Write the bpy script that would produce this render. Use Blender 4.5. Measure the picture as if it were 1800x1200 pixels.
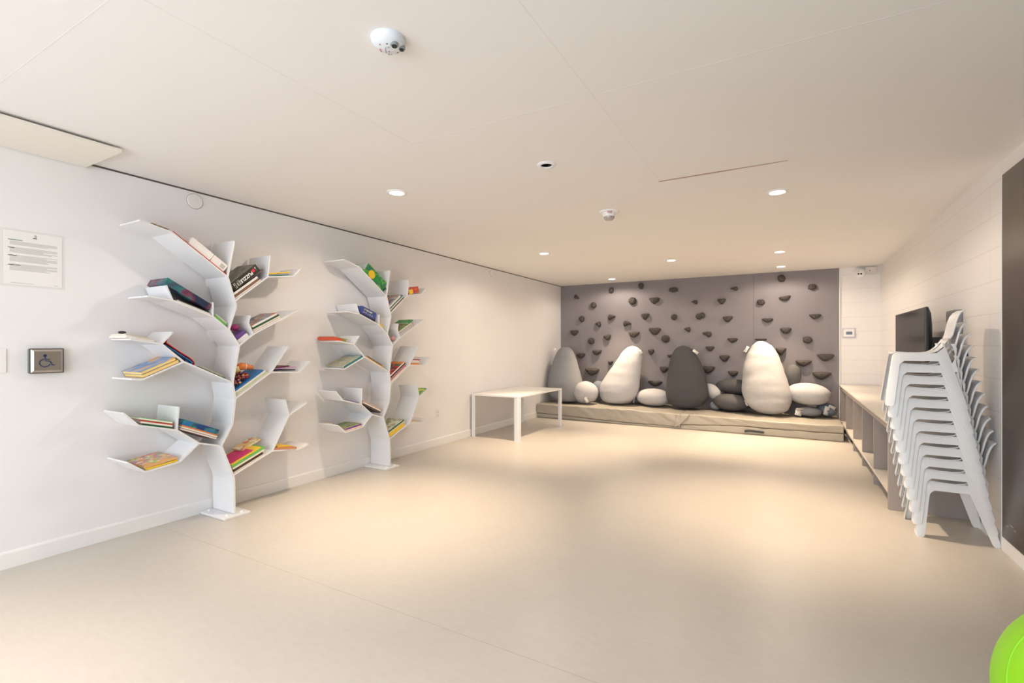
import bpy, bmesh, math, random
from mathutils import Vector, Matrix, noise
random.seed(7)
for o in list(bpy.data.objects): bpy.data.objects.remove(o)
SC = bpy.context.scene
COL = SC.collection
PI = math.pi

# ------------------------------------------------------------------ camera
cd = bpy.data.cameras.new('camera'); cam = bpy.data.objects.new('camera', cd); COL.objects.link(cam)
cd.sensor_width = 36; cd.lens = 17.1; cd.shift_y = 7/1800; cd.clip_start = 0.05
cam.location = (0, 0, 1.28); cam.rotation_euler = (PI/2, 0, math.radians(29.564))
SC.camera = cam
# ------------------------------------------------------------------ view, world, lights
SC.view_settings.view_transform = 'Standard'
SC.view_settings.look = 'None'
SC.view_settings.gamma = 1
SC.view_settings.use_curve_mapping = False
SC.view_settings.exposure = 0.46
w = bpy.data.worlds.new('world'); SC.world = w; w.use_nodes = True
w.node_tree.nodes['Background'].inputs[0].default_value = (0.86, 0.93, 1.0, 1)
w.node_tree.nodes['Background'].inputs[1].default_value = 1.0
WINDOW_FILL_W = 112.0
SPOT_W = 190.0
GLOW_W = 28.0
def area(name, loc, rot, sx, sy, power, color):
    l = bpy.data.lights.new(name, 'AREA'); l.shape = 'RECTANGLE'; l.size = sx; l.size_y = sy
    l.energy = power; l.color = color
    o = bpy.data.objects.new(name, l); COL.objects.link(o); o.location = loc; o.rotation_euler = rot
    return o
# cool fill light added behind the camera, entering by an unseen window
area('window_fill', (-1.5, -2.78, 1.3), (PI/2, 0, 0), 4.0, 2.0, WINDOW_FILL_W, (0.88, 0.94, 1.0))

# ------------------------------------------------------------------ materials
MATS = {}
def mat(name, col, rough=0.5, metal=0.0, spec=0.5, var=0.03, vscale=6.0, bump=0.0, bscale=40.0, emit=None, estr=0, coat=0, alpha=None, trans=0):
    if name in MATS: return MATS[name]
    m = bpy.data.materials.new(name); m.use_nodes = True
    nt = m.node_tree; b = nt.nodes['Principled BSDF']
    b.inputs['Roughness'].default_value = rough; b.inputs['Metallic'].default_value = metal
    b.inputs['Specular IOR Level'].default_value = spec
    if coat: b.inputs['Coat Weight'].default_value = coat
    if trans: b.inputs['Transmission Weight'].default_value = trans
    tc = nt.nodes.new('ShaderNodeTexCoord')
    n = nt.nodes.new('ShaderNodeTexNoise'); n.inputs['Scale'].default_value = vscale; n.inputs['Detail'].default_value = 4
    nt.links.new(tc.outputs['Object'], n.inputs['Vector'])
    r = nt.nodes.new('ShaderNodeValToRGB')
    r.color_ramp.elements[0].position = 0.3; r.color_ramp.elements[1].position = 0.7
    r.color_ramp.elements[0].color = (*[max(0, c*(1-var)) for c in col], 1)
    r.color_ramp.elements[1].color = (*[min(1, c*(1+var)) for c in col], 1)
    nt.links.new(n.outputs['Fac'], r.inputs['Fac']); nt.links.new(r.outputs['Color'], b.inputs['Base Color'])
    if bump:
        n2 = nt.nodes.new('ShaderNodeTexNoise'); n2.inputs['Scale'].default_value = bscale; n2.inputs['Detail'].default_value = 3
        nt.links.new(tc.outputs['Object'], n2.inputs['Vector'])
        bp = nt.nodes.new('ShaderNodeBump'); bp.inputs['Strength'].default_value = bump; bp.inputs['Distance'].default_value = 0.01
        nt.links.new(n2.outputs['Fac'], bp.inputs['Height']); nt.links.new(bp.outputs['Normal'], b.inputs['Normal'])
    if emit:
        b.inputs['Emission Color'].default_value = (*emit, 1); b.inputs['Emission Strength'].default_value = estr
    MATS[name] = m
    return m
def pattern(name, cols, scale=14, rough=0.35, kind='voronoi', stretch=(1, 1, 1)):
    """printed cover: several colours scattered in patches"""
    if name in MATS: return MATS[name]
    m = bpy.data.materials.new(name); m.use_nodes = True; nt = m.node_tree; b = nt.nodes['Principled BSDF']
    b.inputs['Roughness'].default_value = rough
    tc = nt.nodes.new('ShaderNodeTexCoord'); mp = nt.nodes.new('ShaderNodeMapping'); mp.inputs['Scale'].default_value = stretch
    nt.links.new(tc.outputs['Object'], mp.inputs['Vector'])
    r = nt.nodes.new('ShaderNodeValToRGB'); cr = r.color_ramp; cr.interpolation = 'CONSTANT' if kind == 'voronoi' else 'LINEAR'
    n = len(cols)
    while len(cr.elements) < n: cr.elements.new(0.5)
    for i, c in enumerate(cols):
        lo, hi = (0.0, 1.0) if kind == 'voronoi' else (0.32, 0.68)
        cr.elements[i].position = lo + (hi-lo)*i/n; cr.elements[i].color = (*c, 1)
    if kind == 'voronoi':
        v = nt.nodes.new('ShaderNodeTexVoronoi'); v.inputs['Scale'].default_value = scale
        nt.links.new(mp.outputs[0], v.inputs['Vector'])
        s = nt.nodes.new('ShaderNodeSeparateColor'); nt.links.new(v.outputs['Color'], s.inputs[0])
        nt.links.new(s.outputs[0], r.inputs['Fac'])
    else:
        v = nt.nodes.new('ShaderNodeTexNoise'); v.inputs['Scale'].default_value = scale; v.inputs['Detail'].default_value = 2
        nt.links.new(mp.outputs[0], v.inputs['Vector']); nt.links.new(v.outputs['Fac'], r.inputs['Fac'])
    nt.links.new(r.outputs['Color'], b.inputs['Base Color'])
    MATS[name] = m
    return m
def srgb(r, g, b):
    f = lambda c: (c/255/12.92) if c <= 10 else ((c/255+0.055)/1.055)**2.4
    return (f(r), f(g), f(b))

M_white = mat('white_lacquer', (0.77, 0.775, 0.79), 0.3, var=0.01)
M_plast = mat('white_plastic', (0.83, 0.835, 0.845), 0.32, var=0.01)
M_wall = mat('wall_paint', (0.825, 0.815, 0.82), 0.75, var=0.015, vscale=1.5, bump=0.03, bscale=120)
M_ceil = mat('ceiling_paint', (0.85, 0.83, 0.82), 0.85, var=0.01, vscale=1.0, bump=0.02, bscale=90)
M_trimw = mat('trim_white', (0.84, 0.83, 0.82), 0.45, var=0.01)
M_gap = mat('shadow_gap', (0.10, 0.085, 0.075), 0.8)
M_seam = mat('ceiling_seam', (0.80, 0.78, 0.77), 0.85)
M_dark = mat('black_plastic', (0.02, 0.02, 0.022), 0.4)
M_lens = mat('dark_lens', (0.01, 0.012, 0.015), 0.08)
M_metal = mat('brushed_metal', (0.55, 0.50, 0.46), 0.35, metal=0.9)

def brick_wall():
    m = bpy.data.materials.new('painted_block_wall'); m.use_nodes = True; nt = m.node_tree; b = nt.nodes['Principled BSDF']
    b.inputs['Roughness'].default_value = 0.6
    tc = nt.nodes.new('ShaderNodeTexCoord'); sx = nt.nodes.new('ShaderNodeSeparateXYZ'); cb = nt.nodes.new('ShaderNodeCombineXYZ')
    ad = nt.nodes.new('ShaderNodeMath'); ad.operation = 'ADD'
    nt.links.new(tc.outputs['Object'], sx.inputs[0]); nt.links.new(sx.outputs[0], ad.inputs[0]); nt.links.new(sx.outputs[1], ad.inputs[1])
    nt.links.new(ad.outputs[0], cb.inputs[0]); nt.links.new(sx.outputs[2], cb.inputs[1])
    br = nt.nodes.new('ShaderNodeTexBrick'); br.inputs['Scale'].default_value = 1; br.inputs['Brick Width'].default_value = 1.6
    br.inputs['Row Height'].default_value = 0.213; br.inputs['Mortar Size'].default_value = 0.003; br.inputs['Mortar Smooth'].default_value = 0.4
    br.inputs['Color1'].default_value = (0.84, 0.82, 0.81, 1); br.inputs['Color2'].default_value = (0.83, 0.81, 0.80, 1)
    br.inputs['Mortar'].default_value = (0.72, 0.69, 0.67, 1)
    nt.links.new(cb.outputs[0], br.inputs['Vector']); nt.links.new(br.outputs['Color'], b.inputs['Base Color'])
    bp = nt.nodes.new('ShaderNodeBump'); bp.inputs['Strength'].default_value = 0.25; bp.inputs['Distance'].default_value = 0.003; bp.invert = True
    nt.links.new(br.outputs['Fac'], bp.inputs['Height']); nt.links.new(bp.outputs[0], b.inputs['Normal'])
    return m
M_block = brick_wall()
def floor_mat():
    m = bpy.data.materials.new('vinyl_floor'); m.use_nodes = True; nt = m.node_tree; b = nt.nodes['Principled BSDF']
    b.inputs['Roughness'].default_value = 0.38; b.inputs['Specular IOR Level'].default_value = 0.4
    tc = nt.nodes.new('ShaderNodeTexCoord')
    n1 = nt.nodes.new('ShaderNodeTexNoise'); n1.inputs['Scale'].default_value = 1.3; n1.inputs['Detail'].default_value = 8; n1.inputs['Roughness'].default_value = 0.65
    mp = nt.nodes.new('ShaderNodeMapping'); mp.inputs['Scale'].default_value = (16, 40, 1); mp.inputs['Rotation'].default_value = (0, 0, 0.5)
    n2 = nt.nodes.new('ShaderNodeTexNoise'); n2.inputs['Scale'].default_value = 1; n2.inputs['Detail'].default_value = 6
    nt.links.new(tc.outputs['Object'], n1.inputs['Vector']); nt.links.new(tc.outputs['Object'], mp.inputs[0]); nt.links.new(mp.outputs[0], n2.inputs['Vector'])
    mx = nt.nodes.new('ShaderNodeMix'); mx.data_type = 'FLOAT'; mx.inputs[0].default_value = 0.45
    nt.links.new(n1.outputs['Fac'], mx.inputs[2]); nt.links.new(n2.outputs['Fac'], mx.inputs[3])
    r = nt.nodes.new('ShaderNodeValToRGB'); r.color_ramp.elements[0].position = 0.35; r.color_ramp.elements[1].position = 0.65
    r.color_ramp.elements[0].color = (0.525, 0.485, 0.435, 1); r.color_ramp.elements[1].color = (0.57, 0.53, 0.48, 1)
    nt.links.new(mx.outputs[0], r.inputs['Fac']); nt.links.new(r.outputs['Color'], b.inputs['Base Color'])
    return m
M_floor = floor_mat()

# ------------------------------------------------------------------ helpers
def tag(o, label=None, cat=None, group=None, kind=None):
    if label: o['label'] = label
    if cat: o['category'] = cat
    if group: o['group'] = group
    if kind: o['kind'] = kind
    return o
def empty(name, loc=(0, 0, 0), rot=(0, 0, 0), label=None, cat=None, group=None):
    o = bpy.data.objects.new(name, None); COL.objects.link(o); o.location = loc; o.rotation_euler = rot
    o.empty_display_size = 0.05
    return tag(o, label, cat, group)
def build(name, bm, m, parent=None, smooth=False, angle=None, bevel=0, seg=2, loc=None, sub=0):
    bmesh.ops.recalc_face_normals(bm, faces=bm.faces[:])
    me = bpy.data.meshes.new(name); bm.to_mesh(me); bm.free()
    for x in (m if isinstance(m, (list, tuple)) else [m]): me.materials.append(x)
    o = bpy.data.objects.new(name, me); COL.objects.link(o)
    if parent: o.parent = parent
    if loc: o.location = loc
    if smooth or bevel:
        for p in me.polygons: p.use_smooth = True
    if bevel:
        md = o.modifiers.new('bevel', 'BEVEL'); md.width = bevel; md.segments = seg; md.limit_method = 'ANGLE'; md.angle_limit = math.radians(35); md.harden_normals = True
    if smooth and angle:
        try: me.set_sharp_from_angle(angle=math.radians(angle))
        except Exception: pass
    if sub:
        md = o.modifiers.new('sub', 'SUBSURF'); md.levels = sub; md.render_levels = sub
    return o
def box(bm, x0, x1, y0, y1, z0, z1, mi=0):
    vs = [bm.verts.new((x, y, z)) for x in (x0, x1) for y in (y0, y1) for z in (z0, z1)]
    for f in ((0, 1, 3, 2), (4, 6, 7, 5), (0, 4, 5, 1), (2, 3, 7, 6), (0, 2, 6, 4), (1, 5, 7, 3)):
        fc = bm.faces.new([vs[i] for i in f]); fc.material_index = mi
    return vs
def boxo(name, x0, x1, y0, y1, z0, z1, m, parent=None, bevel=0):
    bm = bmesh.new(); box(bm, x0, x1, y0, y1, z0, z1); return build(name, bm, m, parent, bevel=bevel)
def prism(bm, pts, axis, a, b):
    """pts 2D polygon extruded along axis 'x','y','z' from a to b"""
    def P(p, t): return {'x': (t, p[0], p[1]), 'y': (p[0], t, p[1]), 'z': (p[0], p[1], t)}[axis]
    v0 = [bm.verts.new(P(p, a)) for p in pts]; v1 = [bm.verts.new(P(p, b)) for p in pts]
    bm.faces.new(v0); bm.faces.new(v1[::-1])
    n = len(pts)
    for i in range(n): bm.faces.new((v0[i], v1[i], v1[(i+1) % n], v0[(i+1) % n]))
def loft(bm, rings, closed=True, caps=True):
    vr = [[bm.verts.new(p) for p in r] for r in rings]
    for a, b in zip(vr, vr[1:]):
        n = len(a)
        for i in range(n if closed else n-1):
            bm.faces.new((a[i], a[(i+1) % n], b[(i+1) % n], b[i]))
    if caps: bm.faces.new(vr[0][::-1]); bm.faces.new(vr[-1])
    return vr
def lathe(bm, prof, n=32, c=(0, 0, 0), axis='z'):
    rings = []
    for r, z in prof:
        ring = []
        for i in range(n):
            a = 2*PI*i/n; u, v = r*math.cos(a), r*math.sin(a)
            p = {'z': (u, v, z), 'x': (z, u, v), 'y': (u, z, v)}[axis]
            ring.append((c[0]+p[0], c[1]+p[1], c[2]+p[2]))
        rings.append(ring)
    return loft(bm, rings)
def tube(bm, pts, r, n=8):
    rings = []
    pts = [Vector(p) for p in pts]
    for i, p in enumerate(pts):
        d = (pts[min(i+1, len(pts)-1)]-pts[max(i-1, 0)]).normalized()
        up = Vector((0, 0, 1)) if abs(d.z) < 0.9 else Vector((1, 0, 0))
        u = d.cross(up).normalized(); v = d.cross(u)
        rr = r[i] if isinstance(r, (list, tuple)) else r
        rings.append([p+u*rr*math.cos(2*PI*k/n)+v*rr*math.sin(2*PI*k/n) for k in range(n)])
    loft(bm, rings)
def strip(pts, th):
    """2D open polyline -> mitred outline polygon"""
    P = [Vector(p) for p in pts]; L = []; R = []
    for i, p in enumerate(P):
        d0 = (P[i]-P[i-1]).normalized() if i > 0 else (P[1]-P[0]).normalized()
        d1 = (P[i+1]-P[i]).normalized() if i < len(P)-1 else d0
        n0 = Vector((-d0.y, d0.x)); n1 = Vector((-d1.y, d1.x)); m = (n0+n1).normalized()
        k = th/2/max(0.35, m.dot(n1))
        L.append(tuple(p+m*k)); R.append(tuple(p-m*k))
    return L, R
def ribbon(bm, pts, th, x0, x1):
    """plate following a (y,z) polyline, extruded in x"""
    L, R = strip(pts, th); n = len(L)
    rings = [[(x0, *L[i]), (x1, *L[i]), (x1, *R[i]), (x0, *R[i])] for i in range(n)]
    loft(bm, rings)
def text_mesh(s, size, depth=0.0006, bold=False):
    cu = bpy.data.curves.new('t', 'FONT'); cu.body = s; cu.size = size; cu.extrude = depth; cu.align_x = 'CENTER'; cu.align_y = 'CENTER'
    if bold: cu.offset = size*0.02
    o = bpy.data.objects.new('t', cu); COL.objects.link(o)
    dg = bpy.context.evaluated_depsgraph_get(); dg.update()
    me = bpy.data.meshes.new_from_object(o.evaluated_get(dg))
    bpy.data.objects.remove(o); bpy.data.curves.remove(cu)
    return me
def text(name, s, size, m, parent, loc, rot, depth=0.0006, bold=False):
    me = text_mesh(s, size, depth, bold); me.materials.clear(); me.materials.append(m)
    o = bpy.data.objects.new(name, me); COL.objects.link(o); o.parent = parent; o.location = loc
    if isinstance(rot, Matrix): o.rotation_euler = rot.to_euler()
    else: o.rotation_euler = rot
    return o

# ------------------------------------------------------------------ room
XL, XR, YB, YF, H = -3.905, 1.18, 8.84, -2.7, 2.45
def struct(name, bm_or_o, m=None, **k):
    o = build(name, bm_or_o, m, **k) if m is not None else bm_or_o
    o['kind'] = 'structure'; return o
struct('floor', boxo('floor', XL-0.1, XR+0.1, YF-0.1, YB+0.1, -0.1, 0, M_floor))
struct('wall_left', boxo('wall_left', XL-0.1, XL, YF-0.1, YB+0.1, 0, H-0.012, M_wall))
struct('wall_right', boxo('wall_right', XR, XR+0.1, YF-0.1, YB+0.1, 0, H, M_block))
# back wall: painted climbing panel plus white block strip
struct('wall_back', boxo('wall_back', XL, XR, YB+0.02, YB+0.12, 0, H, M_block))
M_climb = mat('grey_climbing_wall', srgb(134, 129, 133), 0.7, var=0.02, vscale=1.2)
bm = bmesh.new(); box(bm, XL, -0.487, YB, YB+0.02, 0, H); box(bm, -0.484, 0.674, YB, YB+0.02, 0, H)
struct('trim_1', bm, M_climb)
boxo('trim_2', 0.674, 0.684, YB-0.002, YB+0.02, 0, H, M_trimw)['kind'] = 'structure'
bm = bmesh.new(); box(bm, XL-0.1, XR+0.1, YF-0.1, YB+0.12, H, H+0.1); struct('ceiling', bm, M_ceil)
struct('trim_3', boxo('trim_3', XL-0.1, XL, YF, YB, H-0.012, H, M_gap))  # shade inside the open reveal is put into this strip's dark colour
# faint ceiling board seams
bm = bmesh.new()
for x0, x1, y0, y1 in ((-0.797, -0.793, 1.2, 3.53), (-2.1, 1.18, 2.168, 2.173), (-3.3, -2.0, 0.758, 0.762), (-1.90, -1.896, 0.6, 2.17), (-0.5, 0.12, 4.75, 4.754), (0.0, 0.5, 3.526, 3.530)):
    box(bm, x0, x1, y0, y1, H-0.0004, H+0.001)
struct('trim_4', bm, M_seam)
# welded sheet joint in the floor
bm = bmesh.new(); box(bm, XL, XR, 1.7635, 1.7665, -0.001, 0.0003); struct('trim_6', bm, mat('floor_seam', (0.43, 0.39, 0.34), 0.6))
# open panel joint in the ceiling
bm = bmesh.new(); loft(bm, [[(x, 3.535-wd, H-0.0025), (x, 3.535+wd, H-0.0025), (x, 3.535+wd, H+0.001), (x, 3.535-wd, H+0.001)] for x, wd in ((-0.80, 0.006), (-0.5, 0.009), (-0.4, 0.008), (0.0, 0.002))])
struct('trim_5', bm, mat('ceiling_joint', srgb(168, 140, 130), 0.8))
# baseboards
def baseboard(name, pts_axis, a0, a1, c0, c1):
    bm = bmesh.new()
    if pts_axis == 'y':
        s = 1 if c1 > c0 else -1
        prism(bm, [(c0, 0), (c1, 0), (c1, 0.085), (c1-0.004*s, 0.095), (c0, 0.098)], 'y', a0, a1)
    else:
        prism(bm, [(c0, 0), (c1, 0), (c1, 0.085), (c1+0.004, 0.095), (c0, 0.098)], 'x', a0, a1)
    o = build(name, bm, M_trimw); o['kind'] = 'structure'
baseboard('baseboard_left', 'y', YF, 7.77, XL, XL+0.012)
baseboard('baseboard_right', 'y', YF, 4.68, XR, XR-0.012)
# unseen wall behind the camera; its wide window is added for the light
WX0, WX1, WZ0, WZ1 = -3.55, 0.55, 0.3, 2.3
bm = bmesh.new()
box(bm, XL, WX0, YF-0.1, YF, 0, H); box(bm, WX1, XR, YF-0.1, YF, 0, H)
box(bm, WX0, WX1, YF-0.1, YF, 0, WZ0); box(bm, WX0, WX1, YF-0.1, YF, WZ1, H)
struct('wall_front', bm, M_wall)
bm = bmesh.new()
for x in (WX0, -2.2, -0.84, WX1-0.04): box(bm, x, x+0.04, YF-0.06, YF-0.01, WZ0, WZ1)
box(bm, WX0, WX1, YF-0.06, YF-0.01, WZ0, WZ0+0.04); box(bm, WX0, WX1, YF-0.06, YF-0.01, WZ1-0.04, WZ1)
struct('added_window_1', bm, M_trimw)

# ------------------------------------------------------------------ ceiling fixtures
M_lamp = mat('lamp_lens', (1, 0.96, 0.9), 0.4, emit=(1.0, 0.93, 0.82), estr=14)
M_ring = mat('fixture_white', (0.88, 0.88, 0.88), 0.35, var=0.005)
def make_downlight(x, y, label):
    t = empty('recessed_downlight', (x, y, H), label=label, cat='ceiling light', group='lit recessed ceiling lights')
    bm = bmesh.new(); lathe(bm, [(0.052, 0.0), (0.078, 0.0), (0.078, -0.003), (0.074, -0.006), (0.056, -0.008), (0.052, -0.003)], 40)
    build('trim_ring', bm, M_ring, t, smooth=True, angle=40)
    bm = bmesh.new(); lathe(bm, [(0.0005, -0.004), (0.052, -0.004), (0.052, -0.0025), (0.0005, -0.0025)], 40); build('lamp_lens', bm, M_lamp, t)
    l = bpy.data.lights.new('ceiling_beam', 'SPOT'); l.energy = SPOT_W; l.color = (1.0, 0.77, 0.52); l.spot_size = math.radians(70); l.spot_blend = 1.0; l.shadow_soft_size = 0.035
    o = bpy.data.objects.new('ceiling_beam', l); COL.objects.link(o); o.location = (x, y, H-0.03)
    l = bpy.data.lights.new('downlight_spill', 'SPOT'); l.energy = GLOW_W; l.color = (1.0, 0.84, 0.68); l.spot_size = math.radians(168); l.spot_blend = 0.35; l.shadow_soft_size = 0.05
    o = bpy.data.objects.new('downlight_spill', l); COL.objects.link(o); o.location = (x, y, H-0.02)
    return t
for x, y, lb in ((-2.60, 2.80, 'lit recessed ceiling light nearest the larger tree bookshelf'),
                 (-2.69, 5.57, 'lit recessed ceiling light above the low white table'),
                 (-1.39, 6.88, 'lit recessed ceiling light in the middle of the room before the climbing wall'),
                 (-2.69, 8.30, 'lit recessed ceiling light at the left of the climbing wall, above the pale leaning pouf'),
                 (-0.09, 6.92, 'farther of two lit ceiling lights in front, right of centre, just before the climbing-wall one'),
                 (-0.09, 8.22, 'lit recessed ceiling light against the climbing wall, right side'),
                 (-0.07, 4.22, 'large lit recessed ceiling light right of the joint in the ceiling')):
    make_downlight(x, y, lb)
# unseen lamp assumed on the same grid, added for the warm floor at left
for x, y in ((-2.65, 0.05),):
    l = bpy.data.lights.new('ceiling_beam', 'SPOT'); l.energy = SPOT_W*0.5; l.color = (1.0, 0.77, 0.52); l.spot_size = math.radians(70); l.spot_blend = 1.0; l.shadow_soft_size = 0.035
    o = bpy.data.objects.new('ceiling_beam', l); COL.objects.link(o); o.location = (x, y, H-0.03)

t = empty('recessed_downlight', (-1.36, 2.85, H), label='unlit small round ceiling fitting with a grey recessed centre', cat='ceiling light')
bm = bmesh.new(); lathe(bm, [(0.035, 0.0), (0.062, 0.0), (0.062, -0.003), (0.055, -0.007), (0.038, -0.008), (0.035, -0.002)], 36); build('trim_ring', bm, mat('cool_white', (0.86, 0.88, 0.92), 0.3), t, smooth=True, angle=40)
bm = bmesh.new(); lathe(bm, [(0.0005, -0.002), (0.035, -0.002), (0.035, -0.0005), (0.0005, -0.0005)], 30); build('reflector', bm, mat('grey_reflector', (0.50, 0.54, 0.60), 0.3), t)
for sx in (-1, 1):
    bm = bmesh.new(); prism(bm, [(sx*0.006, 0.012), (sx*0.020, 0.010), (sx*0.019, 0.020), (sx*0.012, 0.024)], 'z', -0.005, -0.002); build('lamp_slot', bm, M_dark, t)

l = bpy.data.lights.new('ceiling_beam', 'SPOT'); l.energy = 85; l.color = (1.0, 0.93, 0.86); l.spot_size = math.radians(120); l.spot_blend = 1.0; l.shadow_soft_size = 0.035  # added unseen fill lamp, wide and cooler, brightening the floor near the camera
o = bpy.data.objects.new('ceiling_beam', l); COL.objects.link(o); o.location = (-1.36, 0.05, H-0.03)
# large round sensor with two lenses
t = empty('ceiling_sensor', (-1.328, 1.384, H), (0, 0, 0), label='large round white ceiling sensor with two black lenses, nearest the camera', cat='sensor')
bm = bmesh.new(); lathe(bm, [(0.066, 0), (0.066, -0.006), (0.063, -0.016), (0.053, -0.026), (0.036, -0.033), (0.017, -0.036), (0.0005, -0.0365)], 48)
build('dome', bm, mat('sensor_white', (0.74, 0.80, 0.87), 0.25), t, smooth=True, angle=60)
M_sring = mat('sensor_grey', (0.25, 0.28, 0.31), 0.3)
for (x, y, r) in ((0.034, -0.004, 0.0155), (0.036, 0.034, 0.0135)):
    z = -0.036+0.9*(x*x+y*y)*3.6
    z = {True: -0.0325, False: -0.0265}[r > 0.015]
    bm = bmesh.new(); lathe(bm, [(0.0005, 0.004), (r, 0.004), (r, -0.004), (r*0.78, -0.006), (0.0005, -0.006)], 24, (x, y, z)); o = build('lens_ring', bm, M_sring, t, smooth=True, angle=30)
    bm = bmesh.new(); lathe(bm, [(0.0005, -0.005), (r*0.68, -0.005), (r*0.60, -0.010), (0.0005, -0.0115)], 24, (x, y, z)); build('lens', bm, M_lens, o, smooth=True, angle=60)
for i, (x, y, r, c) in enumerate(((-0.013, -0.032, 0.003, (0.6, 0.12, 0.12)), (-0.034, -0.007, 0.004, (0.65, 0.1, 0.1)), (-0.045, 0.008, 0.003, (0.03, 0.03, 0.08)), (0.015, -0.023, 0.003, (0.02, 0.05, 0.03)),
                     (0.007, -0.007, 0.004, (0.35, 0.5, 0.35)), (-0.036, 0.041, 0.0035, (0.02, 0.02, 0.03)), (-0.030, 0.048, 0.0035, (0.02, 0.02, 0.03)), (0.005, 0.044, 0.0035, (0.1, 0.25, 0.2)), (-0.012, 0.016, 0.004, (0.3, 0.15, 0.35)))):
    rr = math.hypot(x, y); z = -0.0365+0.0*rr
    prof = [(0.0005, -0.0365), (0.017, -0.036), (0.036, -0.033), (0.053, -0.026), (0.063, -0.016)]
    for (ra, za), (rb, zb) in zip(prof, prof[1:]):
        if ra <= rr <= rb: z = za+(zb-za)*(rr-ra)/(rb-ra)
    bm = bmesh.new(); lathe(bm, [(0.0005, 0.002), (r, 0.002), (r, -0.0012), (0.0005, -0.0018)], 12, (x, y, z)); build('indicator', bm, mat('indicator_%d' % i, c, 0.4), t)
bm = bmesh.new(); tube(bm, [(-0.026+0.006*k, 0.012-0.007*k+0.001*(k-2)**2, -0.0358) for k in range(5)], 0.0016, 6); build('marking', bm, mat('grey_mark', (0.3, 0.28, 0.36), 0.5), t)

# fire strobe
t = empty('fire_strobe', (-1.36, 4.12, H), (0, 0, math.radians(16)), label='white ceiling fire strobe with a clear lens and red lettering', cat='fire alarm')
bm = bmesh.new(); lathe(bm, [(0.086, 0), (0.086, -0.006), (0.078, -0.011), (0.0005, -0.011)], 40); build('base_plate', bm, M_ring, t, smooth=True, angle=30)
bm = bmesh.new(); lathe(bm, [(0.060, -0.011), (0.058, -0.030), (0.050, -0.046), (0.0005, -0.046)], 40); build('housing', bm, M_ring, t, smooth=True, angle=40)
bm = bmesh.new(); lathe(bm, [(0.046, -0.046), (0.045, -0.058), (0.034, -0.072), (0.0005, -0.077)], 28); build('strobe_lens', bm, mat('clear_lens', (0.75, 0.68, 0.66), 0.12, trans=0.45, spec=0.8), t, smooth=True, angle=60)
bm = bmesh.new(); box(bm, -0.006, 0.006, -0.03, 0.03, -0.066, -0.047); build('flash_tube', bm, mat('flash_tube', (0.5, 0.42, 0.42), 0.3), t)
text('lettering', 'FIRE', 0.022, mat('red_ink', (0.45, 0.05, 0.06), 0.5), t, (0.006, -0.0595, -0.021), (PI/2, 0, 0), 0.001, True)

# ceiling panel at the left wall
boxo('ceiling_panel', XL+0.004, -3.41, -0.3, 1.36, H-0.035, H-0.014, mat('panel_cream', (0.84, 0.80, 0.72), 0.5, var=0.01), None, bevel=0.003)
tag(bpy.data.objects['ceiling_panel'], 'cream rectangular panel hung under the ceiling against the left wall', 'panel')
bm = bmesh.new(); box(bm, -3.80, -3.52, -0.2, 1.25, H-0.014, H); build('mounting_frame', bm, M_gap, bpy.data.objects['ceiling_panel'])

# ------------------------------------------------------------------ left-wall fittings
def disc_cover(y, z, r, label):
    bm = bmesh.new(); lathe(bm, [(r, 0.001), (r, 0.005), (r-0.003, 0.008), (0.0005, 0.009)], 40, axis='x'); o = build('round_cover', bm, M_trimw, None, smooth=True, angle=40, loc=(XL, y, z))
    # thin dark rim
    bm = bmesh.new(); lathe(bm, [(r, 0.0), (r+0.0035, 0.0), (r+0.0035, 0.0015), (r, 0.0015)], 40, axis='x'); build('rim', bm, mat('rim_grey', (0.35, 0.31, 0.30), 0.6), o)
    tag(o, label, 'wall cover')
disc_cover(2.018, 2.37, 0.055, 'round blank cover on the left wall above the larger tree bookshelf')
disc_cover(6.26, 2.372, 0.05, 'small round blank cover high on the left wall beyond the far tree bookshelf')
# notice
t = empty('notice_sheet', (XL, 1.115, 1.79), label='printed notice sheet in a clear sleeve on the left wall', cat='notice')
bm = bmesh.new(); box(bm, 0.0008, 0.0022, -0.128, 0.128, -0.155, 0.155); build('paper', bm, mat('paper_white', (0.86, 0.85, 0.83), 0.4, var=0.01), t)
bm = bmesh.new(); box(bm, 0.0003, 0.0008, -0.145, 0.14, -0.167, 0.167); build('sleeve', bm, mat('sleeve_plastic', (0.79, 0.775, 0.765), 0.2, var=0.01), t)
bm = bmesh.new()
z = 0.094; random.seed(3)
def line(bm, y0, y1, z, h): box(bm, 0.0022, 0.0026, y0, y1, z-h/2, z+h/2)
for block, n in ((0, 4), (1, 6), (2, 7), (3, 8)):
    for k in range(n):
        if block == 3 and k > 6: break
        line(bm, -0.105, 0.105 if (k < n-1 and random.random() < .7) else 0.03+0.05*random.random(), z, 0.0022); z -= 0.0056
    z -= 0.012
line(bm, -0.1, 0.0, -0.146, 0.002); line(bm, 0.09, 0.112, -0.146, 0.002)
build('text_lines', bm, mat('print_grey', (0.42, 0.42, 0.38), 0.6), t)
for z, e in ((0.104, -0.05), (0.058, -0.085), (0.013, -0.075), (-0.042, -0.06)):
    bm = bmesh.new(); line(bm, -0.112, e, z, 0.004); build('heading', bm, mat('print_green', (0.10, 0.22, 0.09), 0.6), t)
bm = bmesh.new(); line(bm, -0.005, 0.012, 0.126, 0.006); line(bm, 0.002, 0.012, 0.135, 0.004); line(bm, 0.001, 0.012, 0.142, 0.003); build('logo', bm, mat('print_olive', (0.10, 0.10, 0.05), 0.6), t)
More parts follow.
